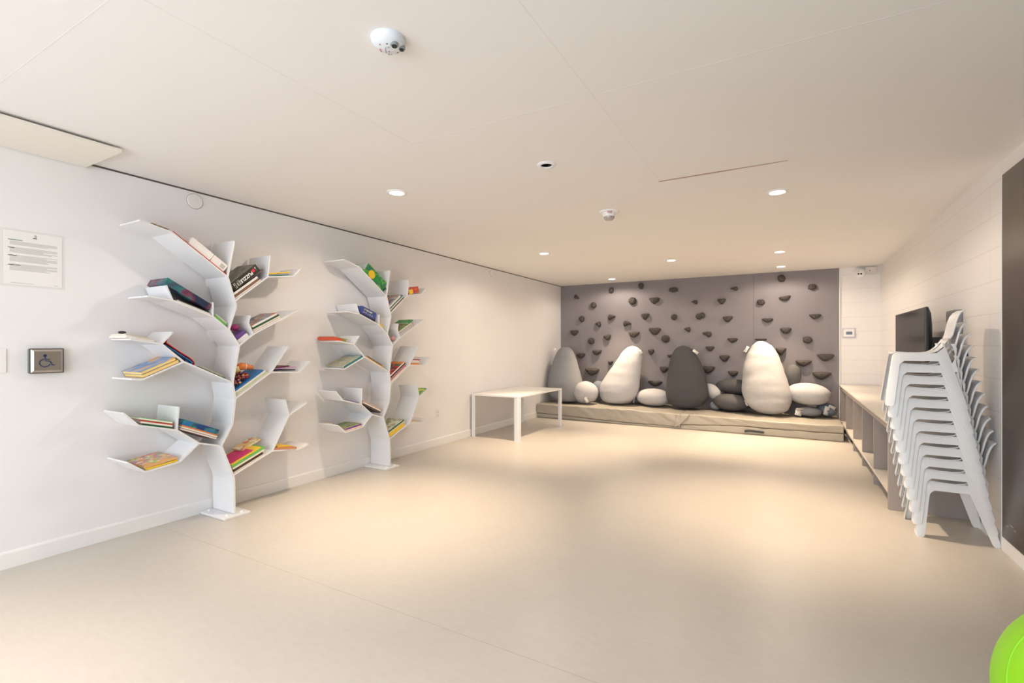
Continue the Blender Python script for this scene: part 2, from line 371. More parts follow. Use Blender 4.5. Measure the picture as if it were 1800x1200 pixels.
# door opener push plate
t = empty('door_opener_button', (XL, 1.162, 1.188), label='square steel push plate with a wheelchair symbol on the left wall', cat='push button')
boxo('back_box', 0.0, 0.034, -0.076, 0.076, -0.072, 0.072, mat('box_grey', (0.13, 0.14, 0.13), 0.5), t, bevel=0.003)
boxo('gasket', 0.034, 0.040, -0.078, 0.078, -0.074, 0.074, M_dark, t, bevel=0.002)
bm = bmesh.new(); loft(bm, [[(0.040, -s, -q), (0.040, s, -q), (0.040, s, q), (0.040, -s, q)] for s, q in ((0.073, 0.069),)] + [[(0.048, -s, -q), (0.048, s, -q), (0.048, s, q), (0.048, -s, q)] for s, q in ((0.061, 0.057),)])
pl = build('plate', bm, M_metal, t)
bm = bmesh.new()
X = 0.0495
lathe(bm, [(0.0005, 0), (0.0085, 0), (0.0085, 0.001), (0.0005, 0.001)], 16, (X-0.001, -0.012, 0.031), 'x')
tube(bm, [(X, -0.012, 0.022), (X, -0.010, 0.0), (X, 0.010, -0.002)], 0.0032, 6)
tube(bm, [(X, -0.008, 0.010), (X, 0.010, 0.009)], 0.0025, 6)
tube(bm, [(X, 0.010, -0.002), (X, 0.022, -0.026), (X, 0.031, -0.025)], 0.0032, 6)
tube(bm, [(X, -0.013+0.024*math.cos(a), -0.012+0.023*math.sin(a)) for a in [math.radians(100+k*20) for k in range(13)]], 0.0028, 6)
build('wheelchair_symbol', bm, mat('symbol_blue', (0.01, 0.03, 0.10), 0.4), pl)
# switch plate at the frame edge, outlet
t = tag(boxo('wall_plate', XL, XL+0.006, 0.86, 0.996, 1.122, 1.262, M_trimw, None, bevel=0.002), 'white blank wall plate at the left edge beside the steel push plate', 'wall plate')
t = empty('power_outlet', (XL, 4.95, 0.405), label='white power outlet low on the left wall right of the far tree bookshelf', cat='outlet')
boxo('cover_plate', 0, 0.005, -0.036, 0.036, -0.058, 0.058, M_trimw, t, bevel=0.0015)
for z in (-0.022, 0.022): boxo('socket', 0.005, 0.0075, -0.017, 0.017, z-0.015, z+0.015, mat('socket_white', (0.7, 0.68, 0.66), 0.4), t, bevel=0.001)

# ------------------------------------------------------------------ tree bookshelves
P = dict(base=(2.149, 0.02), k3=(2.145, .273), J8=(2.137, .307), J7=(2.05, .544), k2=(2.132, .69), J6=(2.154, .880), J5=(2.134, 1.002), J4=(2.184, 1.278), J3=(2.105, 1.396), k=(2.16, 1.575),
         J2=(2.150, 1.613), J1=(2.096, 1.789), fin1=(2.145, 2.063), tip=(1.534, 2.083), a1=(1.723, 2.043), r1=(2.417, 1.828), r1f=(2.437, 2.0), r1b=(2.645, 1.86), r1c=(2.718, 1.934),
         l2tip=(1.579, 1.60), l2a=(1.726, 1.585), l2af=(1.687, 1.682), l2b=(1.990, 1.489), l2bf=(1.990, 1.592), r2a=(2.295, 1.366), r2fa=(2.256, 1.452), r2fb=(2.270, 1.512), r2c=(2.695, 1.579),
         l3k=(1.484, 1.32), l3a=(1.660, 1.290), l3f=(1.728, 1.370), l3b=(1.796, 1.168), l3c=(1.543, 1.057), l3d=(1.49, 1.066), r3a=(2.447, 1.066), r3f=(2.598, 1.270), r3b=(2.70, 1.052), r3c=(2.814, 1.142),
         l4tip=(1.446, .856), l4a=(1.528, .768), l4b=(1.752, .705), l4f=(1.765, .862), l4c=(1.897, .590), l4d=(1.770, .485), l4e=(1.565, .463), l4g=(1.466, .543),
         r4a=(2.459, .432), r4b=(2.605, .700), r4f=(2.571, .832), r4g=(2.78, .785), r4c=(2.70, .40), r4d=(2.80, .425))
XFR, XBK = -3.612, -3.882
def make_tree():
    r = empty('tree_bookshelf', (0, 0, 0), label='larger white tree-shaped bookshelf nearest the camera', cat='bookshelf')
    r.location = (-3.75, 2.149, 0)
    def pl(name, polys, th):
        bm = bmesh.new()
        for q in polys: ribbon(bm, [(P[n][0]-2.149, P[n][1]) for n in q], th, XBK+3.75, XFR+3.75)
        return build(name, bm, M_white, r)
    pl('trunk', [['base', 'k3', 'J8', 'J7', 'k2', 'J6', 'J5', 'J4', 'J3', 'k', 'J2', 'J1', 'fin1']], 0.015)
    pl('branch', [['J1', 'a1', 'tip']], 0.010)
    pl('branch', [['J2', 'r1', 'r1f'], ['r1', 'r1b', 'r1c']], 0.010)
    pl('branch', [['J3', 'l2b', 'l2a', 'l2tip'], ['l2b', 'l2bf'], ['l2a', 'l2af']], 0.010)
    pl('branch', [['J4', 'r2a', 'r2c'], ['r2a', 'r2fa', 'r2fb']], 0.010)
    pl('branch', [['J5', 'l3b', 'l3a', 'l3k'], ['l3a', 'l3f'], ['l3b', 'l3c', 'l3d']], 0.010)
    pl('branch', [['J6', 'r3a', 'r3f'], ['r3a', 'r3b', 'r3c']], 0.010)
    pl('branch', [['J7', 'l4c', 'l4b', 'l4a', 'l4tip'], ['l4b', 'l4f'], ['l4c', 'l4d', 'l4e', 'l4g']], 0.010)
    pl('branch', [['J8', 'r4a', 'r4b', 'r4f'], ['r4b', 'r4g'], ['r4a', 'r4c', 'r4d']], 0.010)
    bp = boxo('base_plate', -0.135, 0.177, -0.10, 0.10, 0.0, 0.018, M_white, r, bevel=0.004)
    for x, y in ((0.135, -0.055), (0.135, 0.055), (-0.10, -0.055)):
        bm = bmesh.new(); lathe(bm, [(0.013, 0.018), (0.013, 0.023), (0.009, 0.028), (0.0005, 0.0285)], 14, (x, y, 0)); build('bolt', bm, M_white, bp, smooth=True, angle=40)
    # small wall fixings behind the branches
    return r
tree = make_tree()
def copy_tree(o, parent=None):
    c = o.copy(); COL.objects.link(c)
    if parent: c.parent = parent
    for ch in list(o.children): copy_tree(ch, c)
    return c
TOFF = 1.643
tree2 = copy_tree(tree); tree2.location = (-3.75, 2.149+TOFF, 0.008)
tree2['label'] = 'white tree-shaped bookshelf standing farther along the left wall'
tree2.location.z = 0.0

# ------------------------------------------------------------------ books
M_page = mat('book_pages', (0.78, 0.70, 0.58), 0.7, var=0.05, vscale=60)
M_page2 = mat('book_pages_white', (0.85, 0.82, 0.78), 0.7, var=0.04, vscale=60)
def frame(A, B, k):
    ya = A[0]+TOFF*k; yb = B[0]+TOFF*k
    t = Vector((0, yb-ya, B[1]-A[1])); L = t.length; t.normalize()
    n = Vector((0, -t.z, t.y))
    return Vector((0, ya, A[1])), t, n, L
def place(o, k, A, B, s, d, lift, yaw=0, tilt=0):
    O, t, n, L = frame(A, B, k)
    R = Matrix((t, Vector((-1, 0, 0)), n)).transposed()
    R = R @ Matrix.Rotation(yaw, 3, 'Z') @ Matrix.Rotation(-tilt, 3, 'Y')
    o.rotation_euler = R.to_euler()
    o.location = O + t*s + n*(0.0062+lift) + Vector((XFR-d, 0, 0))
from mathutils.bvhtree import BVHTree
SETTLED = {0: [], 1: []}
def tris(o, inset=0.0):
    """world-space BVH and bounds of a thing (object plus children)"""
    V = []; Pn = []
    def walk(q, M):
        M2 = M @ Matrix.LocRotScale(q.location, q.rotation_euler, q.scale)
        if q.type == 'MESH':
            n = len(V); V.extend([M2 @ v.co for v in q.data.vertices]); Pn.extend([[n+i for i in p.vertices] for p in q.data.polygons])
        for ch in q.children: walk(ch, M2)
    walk(o, Matrix.Identity(4))
    lo = Vector([min(v[i] for v in V) for i in range(3)]); hi = Vector([max(v[i] for v in V) for i in range(3)])
    return BVHTree.FromPolygons(V, Pn), lo, hi
def settle(o, k, A, B):
    """slide a book along / off its shelf until it touches nothing"""
    if not SETTLED[k]: SETTLED[k].append(tris(tree if k == 0 else tree2))
    O, t, n, L = frame(A, B, k); base = o.location.copy()
    cand = sorted([(abs(a)*1.0+b*6, a, b) for a in [i*0.003 for i in range(-12, 13)] for b in (0, 0.0008, 0.0016, 0.003, 0.005, 0.008)])
    for _, a, b in cand:
        o.location = base+t*a+n*b
        T = tris(o); ok = True
        for bv, lo, hi in SETTLED[k]:
            if all(T[1][i] <= hi[i] and lo[i] <= T[2][i] for i in range(3)) and T[0].overlap(bv): ok = False; break
        if ok: break
    else:
        o.location = base; T = tris(o)
    SETTLED[k].append(T)
def book(k, A, B, s, L, W, T, label, cover, lift=0, d=0.01, spine='B', yaw=0, tilt=0, pages=None, name='book', cat='book', group=None):
    r = empty(name, label=label, cat=cat, group=group)
    b = 0.0018 if T > 0.008 else T*0.2
    bm = bmesh.new()
    box(bm, 0, L, 0, W, 0, b); box(bm, 0, L, 0, W, T-b, T)
    e = 0.002
    if spine == 'F': box(bm, 0, L, 0, b, b, T-b)
    if spine == 'B': box(bm, 0, L, W-b, W, b, T-b)
    if spine == 'L': box(bm, 0, b, 0, W, b, T-b)
    if spine == 'R': box(bm, L-b, L, 0, W, b, T-b)
    build('cover', bm, cover, r)
    bm = bmesh.new()
    box(bm, b if spine == 'L' else e, L-(b if spine == 'R' else e), b if spine == 'F' else e, W-(b if spine == 'B' else e), b, T-b)
    build('pages', bm, pages or M_page, r)
    place(r, k, A, B, s, d, lift, yaw, tilt); settle(r, k, A, B)
    return r
def gbox(k, A, B, s, L, W, T, label, m, lift=0, d=0.01, yaw=0, tilt=0, name='game_box', cat='box', lidm=None, group=None):
    r = empty(name, label=label, cat=cat, group=group)
    boxo('tray', 0.0015, L-0.0015, 0.0015, W-0.0015, 0, T*0.3, lidm or m, r)
    boxo('lid', 0, L, 0, W, T*0.3, T, m, r, bevel=0.0015)
    place(r, k, A, B, s, d, lift, yaw, tilt); settle(r, k, A, B)
    return r
def stack(k, A, B, items):
    lift = items[0].pop('lift0', 0) if isinstance(items[0], dict) else 0
    for it in items:
        f = it.pop('f', book); T = it['T']
        f(k, P[A] if isinstance(A, str) else A, P[B] if isinstance(B, str) else B, lift=lift+it.pop('up', 0), **it)
        lift += T+0.0008
C = lambda n, *rgb, **kw: mat('cover_'+n, srgb(*rgb), 0.4, var=0.05, **kw)
# ---- first tree
c_red = C('red', 190, 40, 35); c_white = C('white', 235, 232, 228); c_brown = C('brown', 135, 95, 75); c_black = C('black', 25, 25, 25)
c_yel = C('yellow', 235, 195, 40); c_teal = C('teal', 30, 120, 130); c_green = C('green', 50, 140, 70); c_dgreen = C('dark_green', 20, 90, 60)
c_navy = C('navy', 30, 35, 75); c_blue = C('blue', 40, 110, 170); c_cream = C('cream', 225, 210, 185); c_purple = C('purple', 110, 75, 150)
c_org = C('orange', 225, 130, 60); c_pink = C('magenta', 205, 30, 110); c_grey = C('grey', 130, 130, 135); c_mar = C('maroon', 90, 30, 40)
c_lime = C('light_green', 110, 185, 90); c_tan = C('tan', 190, 160, 120)
p_galaxy = pattern('cover_galaxy', [srgb(30, 25, 60), srgb(60, 45, 90), srgb(40, 120, 120), srgb(120, 50, 80), srgb(25, 40, 70)], 6, kind='noise')
p_puz = pattern('cover_forest', [srgb(52, 50, 42), srgb(96, 92, 72), srgb(130, 124, 98), srgb(70, 72, 58)], 9, kind='noise', stretch=(0.6, 1.6, 1))
p_sea = pattern('cover_sea', [srgb(70, 110, 160), srgb(130, 160, 195), srgb(90, 125, 170), srgb(150, 175, 205), srgb(225, 160, 60)], 7, kind='noise', stretch=(1, 2, 1))
p_mos = pattern('cover_mosaic', [srgb(220, 190, 130), srgb(215, 120, 140), srgb(150, 190, 80), srgb(225, 160, 80), srgb(160, 150, 180), srgb(235, 215, 170)], 42)
p_grey = pattern('cover_photo', [srgb(140, 150, 160), srgb(180, 175, 170), srgb(190, 120, 90), srgb(100, 110, 140)], 24)
p_bead = pattern('beads_colours', [srgb(180, 30, 40), srgb(40, 40, 100), srgb(230, 150, 40), srgb(120, 30, 50), srgb(200, 60, 60), srgb(60, 90, 120)], 70, rough=0.3)
p_ocean = pattern('cover_ocean', [srgb(20, 80, 140), srgb(30, 110, 180), srgb(60, 130, 120), srgb(20, 60, 120)], 12, kind='noise')
p_bunny = pattern('cover_animals', [srgb(230, 200, 130), srgb(235, 225, 200), srgb(215, 130, 90), srgb(225, 190, 100)], 26)
p_sand = pattern('cover_sand', [srgb(225, 205, 165), srgb(200, 170, 150), srgb(120, 170, 160), srgb(210, 185, 130)], 14, kind='noise')
p_green2 = pattern('cover_meadow', [srgb(120, 150, 80), srgb(160, 165, 110), srgb(150, 110, 90), srgb(90, 130, 60)], 26)
p_comic = pattern('cover_comic', [srgb(180, 40, 50), srgb(50, 45, 70), srgb(60, 110, 80), srgb(200, 90, 60)], 30)
p_jung = pattern('box_jungle', [srgb(20, 70, 30), srgb(35, 120, 40), srgb(90, 180, 70), srgb(20, 100, 80), srgb(30, 140, 60)], 10, kind='noise')
p_pal = pattern('cover_pale_print', [srgb(205, 200, 175), srgb(160, 165, 140), srgb(215, 210, 190), srgb(150, 150, 120)], 30)

book(0, P['a1'], P['J1'], 0.004, 0.435, 0.235, 0.007, 'thin red folder lying the length of the top branch of the nearer tree', c_red, d=0.004, spine='F', name='folder', cat='folder')
r = book(0, P['tip'], P['a1'], 0.072, 0.105, 0.20, 0.004, 'curled brown-edged booklet at the tip of the nearer tree\'s top branch', c_tan, lift=0.006, d=0.01, tilt=0.02, name='booklet')
gbox(0, P['a1'], P['J1'], 0.115, 0.175, 0.17, 0.058, 'long white carton on the red folder, upper of two end to end', c_white, lift=0.0075, d=0.006, name='carton', cat='carton')
gbox(0, P['a1'], P['J1'], 0.293, 0.118, 0.17, 0.058, 'white carton with a grey label, lower of two on the red folder', c_white, lift=0.0075, d=0.006, name='carton', cat='carton')
bm = bmesh.new(); box(bm, 0.07, 0.105, -0.001, 0, 0.014, 0.042)
lb = build('carton_label', bm, C('label_grey', 185, 185, 178), bpy.data.objects['carton.001'])

stack(0, 'J2', 'r1', [
    dict(s=0.012, L=0.27, W=0.22, T=0.009, label='thin white book at the bottom under the puzzle box pile', cover=c_cream, spine='B', pages=M_page2),
    dict(s=0.018, L=0.25, W=0.21, T=0.015, label='reddish-brown book under the black puzzle box', cover=c_brown, spine='F'),
    dict(s=0.022, L=0.245, W=0.20, T=0.021, label='thick black-covered book with white pages directly under the puzzle box', cover=c_black, spine='B', pages=M_page2)])
pz = gbox(0, P['J2'], P['r1'], 0.055, 0.262, 0.235, 0.062, 'dark green jigsaw puzzle box lettered in white on the nearer tree', p_puz, lift=0.049, d=0.008, tilt=0.06, name='puzzle_box', cat='puzzle box')
boxo('label_band', 0.0, 0.262, -0.0012, 0.0, 0.0, 0.062, mat('band_black', srgb(30, 28, 26), 0.35), pz)
Rf = Matrix.Rotation(PI/2, 3, 'X') @ Matrix.Rotation(PI, 3, 'Z')
text('lettering', 'PUZZLE', 0.036, mat('ink_white', (0.9, 0.9, 0.88), 0.5), pz, (0.135, -0.0018, 0.027), Rf, 0.0004, True)
bm = bmesh.new(); box(bm, 0.20, 0.226, -0.0022, -0.0012, 0.022, 0.044); build('logo', bm, mat('logo_red', srgb(215, 30, 45), 0.4), pz)
bm = bmesh.new(); box(bm, 0.235, 0.243, -0.0022, -0.0012, 0.018, 0.048); box(bm, 0.012, 0.018, -0.0022, -0.0012, 0.008, 0.05); box(bm, 0.024, 0.030, -0.0022, -0.0012, 0.008, 0.05); box(bm, 0.04, 0.068, -0.0022, -0.0012, 0.012, 0.052); build('picture', bm, pattern('pz_pic', [srgb(200, 200, 190), srgb(90, 95, 80), srgb(150, 150, 130)], 60), pz)
book(0, P['J2'], P['r1'], 0.16, 0.17, 0.16, 0.010, 'small dark book poking out from beneath the puzzle box pile', C('plum', 95, 80, 85), lift=0.046, d=0.03, spine='F')
stack(0, 'r1', 'r1b', [
    dict(s=0.012, L=0.19, W=0.20, T=0.006, label='thin teal booklet on the top right twig of the nearer tree', cover=c_teal, spine='F', tilt=0.03, up=0.001),
    dict(s=0.012, L=0.20, W=0.21, T=0.009, label='thin yellow book on the top right twig of the nearer tree', cover=c_yel, spine='F', tilt=0.06, up=0.007)])

gb = gbox(0, (1.675, 1.686), (1.975, 1.519), 0.0, 0.325, 0.235, 0.048, 'purple and teal picture box leaning across the second branch, nearer tree', p_galaxy, d=0.004, name='puzzle_box', cat='puzzle box')
stack(0, 'l2a', 'l2b', [
    dict(s=0.03, L=0.24, W=0.22, T=0.010, label='thin white book lying beneath the purple and teal box', cover=c_white, pages=M_page2),
    dict(s=0.04, L=0.21, W=0.2, T=0.008, label='thin black book lying beneath the purple and teal box', cover=c_black, spine='F', yaw=0.04)])
book(0, P['l2b'], P['J3'], 0.016, 0.10, 0.2, 0.022, 'small green-edged book wedged against the trunk beside the purple box', c_lime, d=0.012, spine='F')
book(0, P['l2b'], P['J3'], 0.014, 0.10, 0.19, 0.010, 'small white book wedged on the green-edged one by the trunk', c_white, d=0.02, lift=0.023, pages=M_page2)

stack(0, 'J4', 'r2a', [
    dict(f=gbox, s=0.022, L=0.095, W=0.15, T=0.026, label='small white and violet box in the nook right of the nearer trunk', m=c_white, name='small_box', lidm=c_white, d=0.02),
    dict(f=gbox, s=0.028, L=0.09, W=0.13, T=0.03, label='small violet box in the nook right of the nearer trunk', m=c_purple, name='small_box', d=0.03)])
bm = bmesh.new(); bmesh.ops.create_uvsphere(bm, u_segments=20, v_segments=12, radius=0.034)
for v in bm.verts: v.co.z *= 0.75
o = build('soft_ball', bm, C('plum_pink', 160, 50, 110), None, smooth=True); tag(o, 'small plum-coloured ball on the violet box by the nearer trunk', 'ball'); o.location = (-3.70, 2.200, 1.418)

stack(0, 'r2a', 'r2c', [
    dict(s=0.012, L=0.27, W=0.22, T=0.012, label='cream book at the bottom of the pile on the third right branch, nearer tree', cover=c_cream, pages=M_page2),
    dict(s=0.015, L=0.265, W=0.22, T=0.013, label='pale book second from bottom of the pile, third right branch, nearer tree', cover=c_tan, pages=M_page2),
    dict(s=0.02, L=0.255, W=0.21, T=0.012, label='dark green-spined book in the pile on the third right branch, nearer tree', cover=c_dgreen, spine='F'),
    dict(s=0.025, L=0.24, W=0.22, T=0.018, label='picture book with a grey photo cover on the third right branch, nearer tree', cover=p_grey, pages=M_page2)])

stack(0, 'l3k', 'l3a', [
    dict(s=-0.015, L=0.165, W=0.235, T=0.016, label='cream magazine lying flat at the left end of the middle branch, nearer tree', cover=c_cream, pages=M_page2, d=0.03),
    dict(s=-0.01, L=0.14, W=0.2, T=0.010, label='cream booklet on the magazine at the left end of the middle branch', cover=c_cream, pages=M_page2, d=0.06)])
bm = bmesh.new(); bmesh.ops.create_uvsphere(bm, u_segments=14, v_segments=10, radius=0.02)
for v in bm.verts: v.co.z *= 0.5; v.co.x *= 1.8
o = build('black_toy', bm, M_dark, None, smooth=True); tag(o, 'small black toy on the cream booklet, left end of the middle branch', 'toy'); o.location = (-3.79, 1.51, 1.366)

# red floppy folder with blue magazines inside
def floppy(name, k, A, B, pts, th, W, m, label, cat, d=0.01):
    O, t, n, L = frame(P[A], P[B], k)
    bm = bmesh.new(); q = [(s, h) for s, h in pts]
    Lp, Rp = strip(q, th)
    rings = [[(Lp[i][0], 0, Lp[i][1]), (Lp[i][0], W, Lp[i][1]), (Rp[i][0], W, Rp[i][1]), (Rp[i][0], 0, Rp[i][1])] for i in range(len(q))]
    loft(bm, rings); o = build(name, bm, m, None); place(o, k, P[A], P[B], 0, d, 0)
    if label: tag(o, label, cat)
    return o
f1 = floppy('folder', 0, 'l3a', 'l3b', [(0.0, 0.055), (0.018, 0.022), (0.07, 0.026), (0.13, 0.032), (0.20, 0.042), (0.232, 0.04), (0.25, 0.03), (0.245, 0.012), (0.2, 0.006)], 0.005, 0.2, c_red, 'red folder curled over blue magazines on the middle branch, nearer tree', 'folder')
f2 = floppy('magazine', 0, 'l3a', 'l3b', [(0.018, 0.004), (0.09, 0.015), (0.15, 0.021), (0.215, 0.03), (0.235, 0.027), (0.233, 0.014), (0.19, 0.008)], 0.007, 0.19, c_blue, 'blue magazine folded inside the red folder, nearer tree', 'magazine', d=0.012)
f3 = floppy('magazine', 0, 'l3a', 'l3b', [(0.03, 0.003), (0.10, 0.007), (0.17, 0.012), (0.21, 0.018)], 0.005, 0.18, c_navy, 'navy magazine at the bottom inside the red folder', 'magazine', d=0.012)
stack(0, 'l3b', 'J5', [
    dict(s=0.105, L=0.215, W=0.23, T=0.007, label='thin dark green booklet on the lower middle branch beside the trunk', cover=c_dgreen, spine='F', name='booklet'),
    dict(s=0.115, L=0.18, W=0.21, T=0.005, label='thin cream booklet on the dark green one beside the nearer trunk', cover=c_cream, name='booklet')])
stack(0, 'l3c', 'l3b', [
    dict(s=0.02, L=0.235, W=0.25, T=0.022, label='thick yellow-edged book under the blue and orange one, nearer tree', cover=C('ochre', 150, 110, 40), pages=C('pages_yellow', 245, 215, 140)),
    dict(s=0.018, L=0.225, W=0.25, T=0.019, label='large picture book with a blue and orange cover, left of the nearer tree', cover=p_sea, pages=C('pages_yellow', 245, 215, 140))])

stack(0, 'J6', 'r3a', [
    dict(s=0.012, L=0.31, W=0.22, T=0.010, label='cream book at the bottom of the toy-topped pile, nearer tree', cover=c_cream),
    dict(s=0.018, L=0.30, W=0.22, T=0.010, label='green-edged book second in the toy-topped pile, nearer tree', cover=c_lime, pages=M_page2),
    dict(s=0.024, L=0.29, W=0.22, T=0.014, label='pale yellow book in the toy-topped pile, nearer tree', cover=c_cream, pages=M_page2),
    dict(s=0.03, L=0.27, W=0.22, T=0.012, label='blue book below the coloured beads, nearer tree', cover=c_blue, spine='F')])
bm = bmesh.new()
random.seed(11)
for i in range(80):
    m4 = Matrix.Translation((0.0+random.random()*0.15, 0.012+random.random()*0.17, 0.009+random.random()*0.032))
    bmesh.ops.create_icosphere(bm, subdivisions=1, radius=0.0115, matrix=m4)
o = build('bead_heap', bm, p_bead, None, smooth=True); tag(o, 'heap of small coloured beads on the blue book, nearer tree', 'beads', kind='stuff')
place(o, 0, P['J6'], P['r3a'], 0.064, 0.004, 0.052)
# orange toy figure lying on the beads
t = empty('toy_figure', label='orange toy with a cream foot lying on the beads, nearer tree', cat='toy')
bm = bmesh.new(); tube(bm, [(0.0, 0, 0), (0.03, 0, 0.008), (0.06, 0, 0.004), (0.09, 0, -0.002), (0.115, 0, -0.006), (0.125, 0, -0.006)], [0.024, 0.028, 0.026, 0.02, 0.019, 0.008], 14); build('body', bm, c_org, t, smooth=True)
bm = bmesh.new(); tube(bm, [(0.052, 0, 0.006), (0.058, 0, 0.005)], [0.0275, 0.0272], 14); build('band', bm, c_white, t, smooth=True)
bm = bmesh.new(); tube(bm, [(-0.005, 0, 0.01), (-0.006, 0, -0.012), (-0.005, 0, -0.035)], [0.02, 0.022, 0.016], 12); build('foot', bm, C('cream_yellow', 235, 215, 150), t, smooth=True)
t.location = (-3.70, 2.225, 1.11); t.rotation_euler = (0, 0.0, PI/2)
stack(0, 'r3a', 'r3b', [
    dict(s=0.024, L=0.20, W=0.2, T=0.008, label='thin navy book on the lower right twig at mid height, nearer tree', cover=c_navy, spine='F', tilt=0.05, up=0.001),
    dict(s=0.034, L=0.20, W=0.2, T=0.007, label='thin lilac book on the right twig at mid height, nearer tree', cover=C('lilac', 180, 140, 190), spine='F', tilt=0.09, up=0.009),
    dict(s=0.048, L=0.12, W=0.2, T=0.010, label='maroon booklet topmost on the right twig at mid height, nearer tree', cover=c_mar, spine='F', tilt=0.1, up=0.012)])

stack(0, 'l4a', 'l4b', [
    dict(s=0.02, L=0.18, W=0.21, T=0.010, label='green-edged book at the bottom of the pile on the lower left branch, nearer tree', cover=c_dgreen, spine='F'),
    dict(s=0.01, L=0.195, W=0.21, T=0.012, label='white-edged book in the pile on the lower left branch, nearer tree', cover=c_cream, pages=M_page2),
    dict(s=0.0, L=0.205, W=0.21, T=0.007, label='thin red book in the pile on the lower left branch, nearer tree', cover=c_red, spine='F'),
    dict(s=0.0, L=0.20, W=0.21, T=0.013, label='white-paged light green book topping the lower left pile, nearer tree', cover=c_lime, pages=M_page2)])
stack(0, (1.775, 0.697), (2.045, 0.575), [
    dict(s=0.0, L=0.265, W=0.22, T=0.013, label='brown book lowest under the blue box by the nearer trunk', cover=c_brown, pages=M_page2),
    dict(s=0.0, L=0.265, W=0.22, T=0.013, label='cream book in the middle under the blue box by the nearer trunk', cover=c_tan, pages=M_page2),
    dict(s=0.0, L=0.26, W=0.22, T=0.007, label='orange-edged book right under the blue box by the nearer trunk', cover=c_org, spine='F'),
    dict(f=gbox, s=-0.004, L=0.262, W=0.22, T=0.038, label='blue ocean-print game box left of the nearer trunk', m=p_ocean)])
stack(0, 'l4e', 'l4d', [
    dict(s=0.006, L=0.190, W=0.235, T=0.012, label='yellow book under the colourful crowd picture book, nearer tree', cover=c_yel, spine='F'),
    dict(s=0.0, L=0.198, W=0.262, T=0.022, label='large picture book with a busy multicoloured cover, lowest left branch, nearer tree', cover=p_mos, pages=C('pages_tan', 225, 175, 115), tilt=0.02)])

stack(0, 'J8', 'r4a', [
    dict(s=0.014, L=0.27, W=0.22, T=0.010, label='cream book at the bottom of the pile with the magenta cover', cover=c_cream, pages=M_page),
    dict(s=0.018, L=0.255, W=0.21, T=0.018, label='dark red book second from bottom of the magenta pile', cover=c_mar, pages=C('pages_dark', 70, 60, 50)),
    dict(s=0.02, L=0.27, W=0.22, T=0.014, label='white-paged book in the middle of the magenta pile', cover=c_cream, pages=M_page2),
    dict(s=0.022, L=0.275, W=0.23, T=0.020, label='thick green-spined book under the magenta one', cover=c_lime, spine='F'),
    dict(s=0.024, L=0.25, W=0.225, T=0.006, label='magenta and yellow covered book on top of the pile right of the nearer trunk', cover=c_yel, spine='F')])
bm = bmesh.new(); box(bm, 0.008, 0.20, 0.02, 0.21, 0.006, 0.0068); o = build('cover_picture', bm, c_pink, bpy.data.objects[[o.name for o in bpy.data.objects if o.get('label', '').startswith('magenta and yellow')][0]])
book(0, P['J8'], P['r4a'], 0.185, 0.17, 0.13, 0.012, 'picture book with animals on a cream cover behind the magenta one', p_bunny, lift=0.072, d=0.13, spine='F')
stack(0, 'r4a', 'r4c', [
    dict(s=0.02, L=0.19, W=0.18, T=0.016, label='small brown book on the lowest right twig, nearer tree', cover=C('sienna', 190, 130, 90), spine='F', yaw=-0.15, pages=M_page),
    dict(s=0.05, L=0.13, W=0.14, T=0.010, label='small yellow book on the brown one, lowest right twig, nearer tree', cover=c_yel, spine='F', yaw=0.1, up=0.0)])

# ---- second tree
bx = gbox(1, P['a1'], P['J1'], 0.085, 0.31, 0.235, 0.115, 'big green toy box with a yellow character blob on the far tree\'s top branch', p_jung, d=0.012, name='toy_box')
bx['label'] = 'big green toy box with a yellow patch on the far tree\'s top branch'
bm = bmesh.new()
pts = [(0.10+0.045*math.cos(a), 0.05+0.042*math.sin(a)) for a in [2*PI*k/18 for k in range(18)]]
prism(bm, pts, 'y', -0.0012, 0.0); build('yellow_patch', bm, c_yel, bx)
bm = bmesh.new(); box(bm, -0.0012, 0, 0.0, 0.15, 0.03, 0.112); build('side_print', bm, C('box_pale', 190, 200, 200), bx)
text('lettering', 'ZOO', 0.03, C('pale_gold', 220, 200, 140), bx, (0.19, -0.001, 0.045), (PI/2, 0, 0), 0.0004, True) if False else None
bm = bmesh.new()
for i in range(9):
    tube(bm, [(0.31, 0.01+0.003*i, 0.07), (0.325+0.002*(i % 3), 0.0+0.004*i, 0.055+0.01*random.random()), (0.335, 0.005*i-0.01, 0.04+0.03*random.random())], 0.0022, 5)
build('green_raffia', bm, c_dgreen, bx)
stack(1, 'J2', 'r1', [
    dict(s=0.014, L=0.27, W=0.2, T=0.012, label='dark-covered book lowest in the top right pile, far tree', cover=C('umber', 95, 60, 55), spine='F'),
    dict(s=0.02, L=0.265, W=0.2, T=0.011, label='cream book in the top right pile, far tree', cover=c_cream, pages=M_page2),
    dict(s=0.024, L=0.26, W=0.2, T=0.013, label='teal-spined book in the top right pile, far tree', cover=c_teal, spine='F'),
    dict(s=0.035, L=0.22, W=0.2, T=0.018, label='tan book with white pages in the top right pile, far tree', cover=c_tan, pages=M_page2),
    dict(s=0.04, L=0.21, W=0.2, T=0.008, label='grey and tan picture book topping the top right pile, far tree', cover=p_grey)])
rb = gbox(1, P['r1'], P['r1b'], 0.034, 0.170, 0.15, 0.062, 'red and yellow box on the top right twig of the far tree', C('box_red', 200, 50, 30), d=0.006, tilt=0.14, name='game_box')
bm = bmesh.new(); box(bm, 0.0, 0.065, -0.001, 0, 0.0, 0.05); build('yellow_panel', bm, c_yel, rb)
text('lettering', 'SET', 0.028, c_org, rb, (0.12, -0.001, 0.036), (PI/2, 0, 0), 0.0003, True)
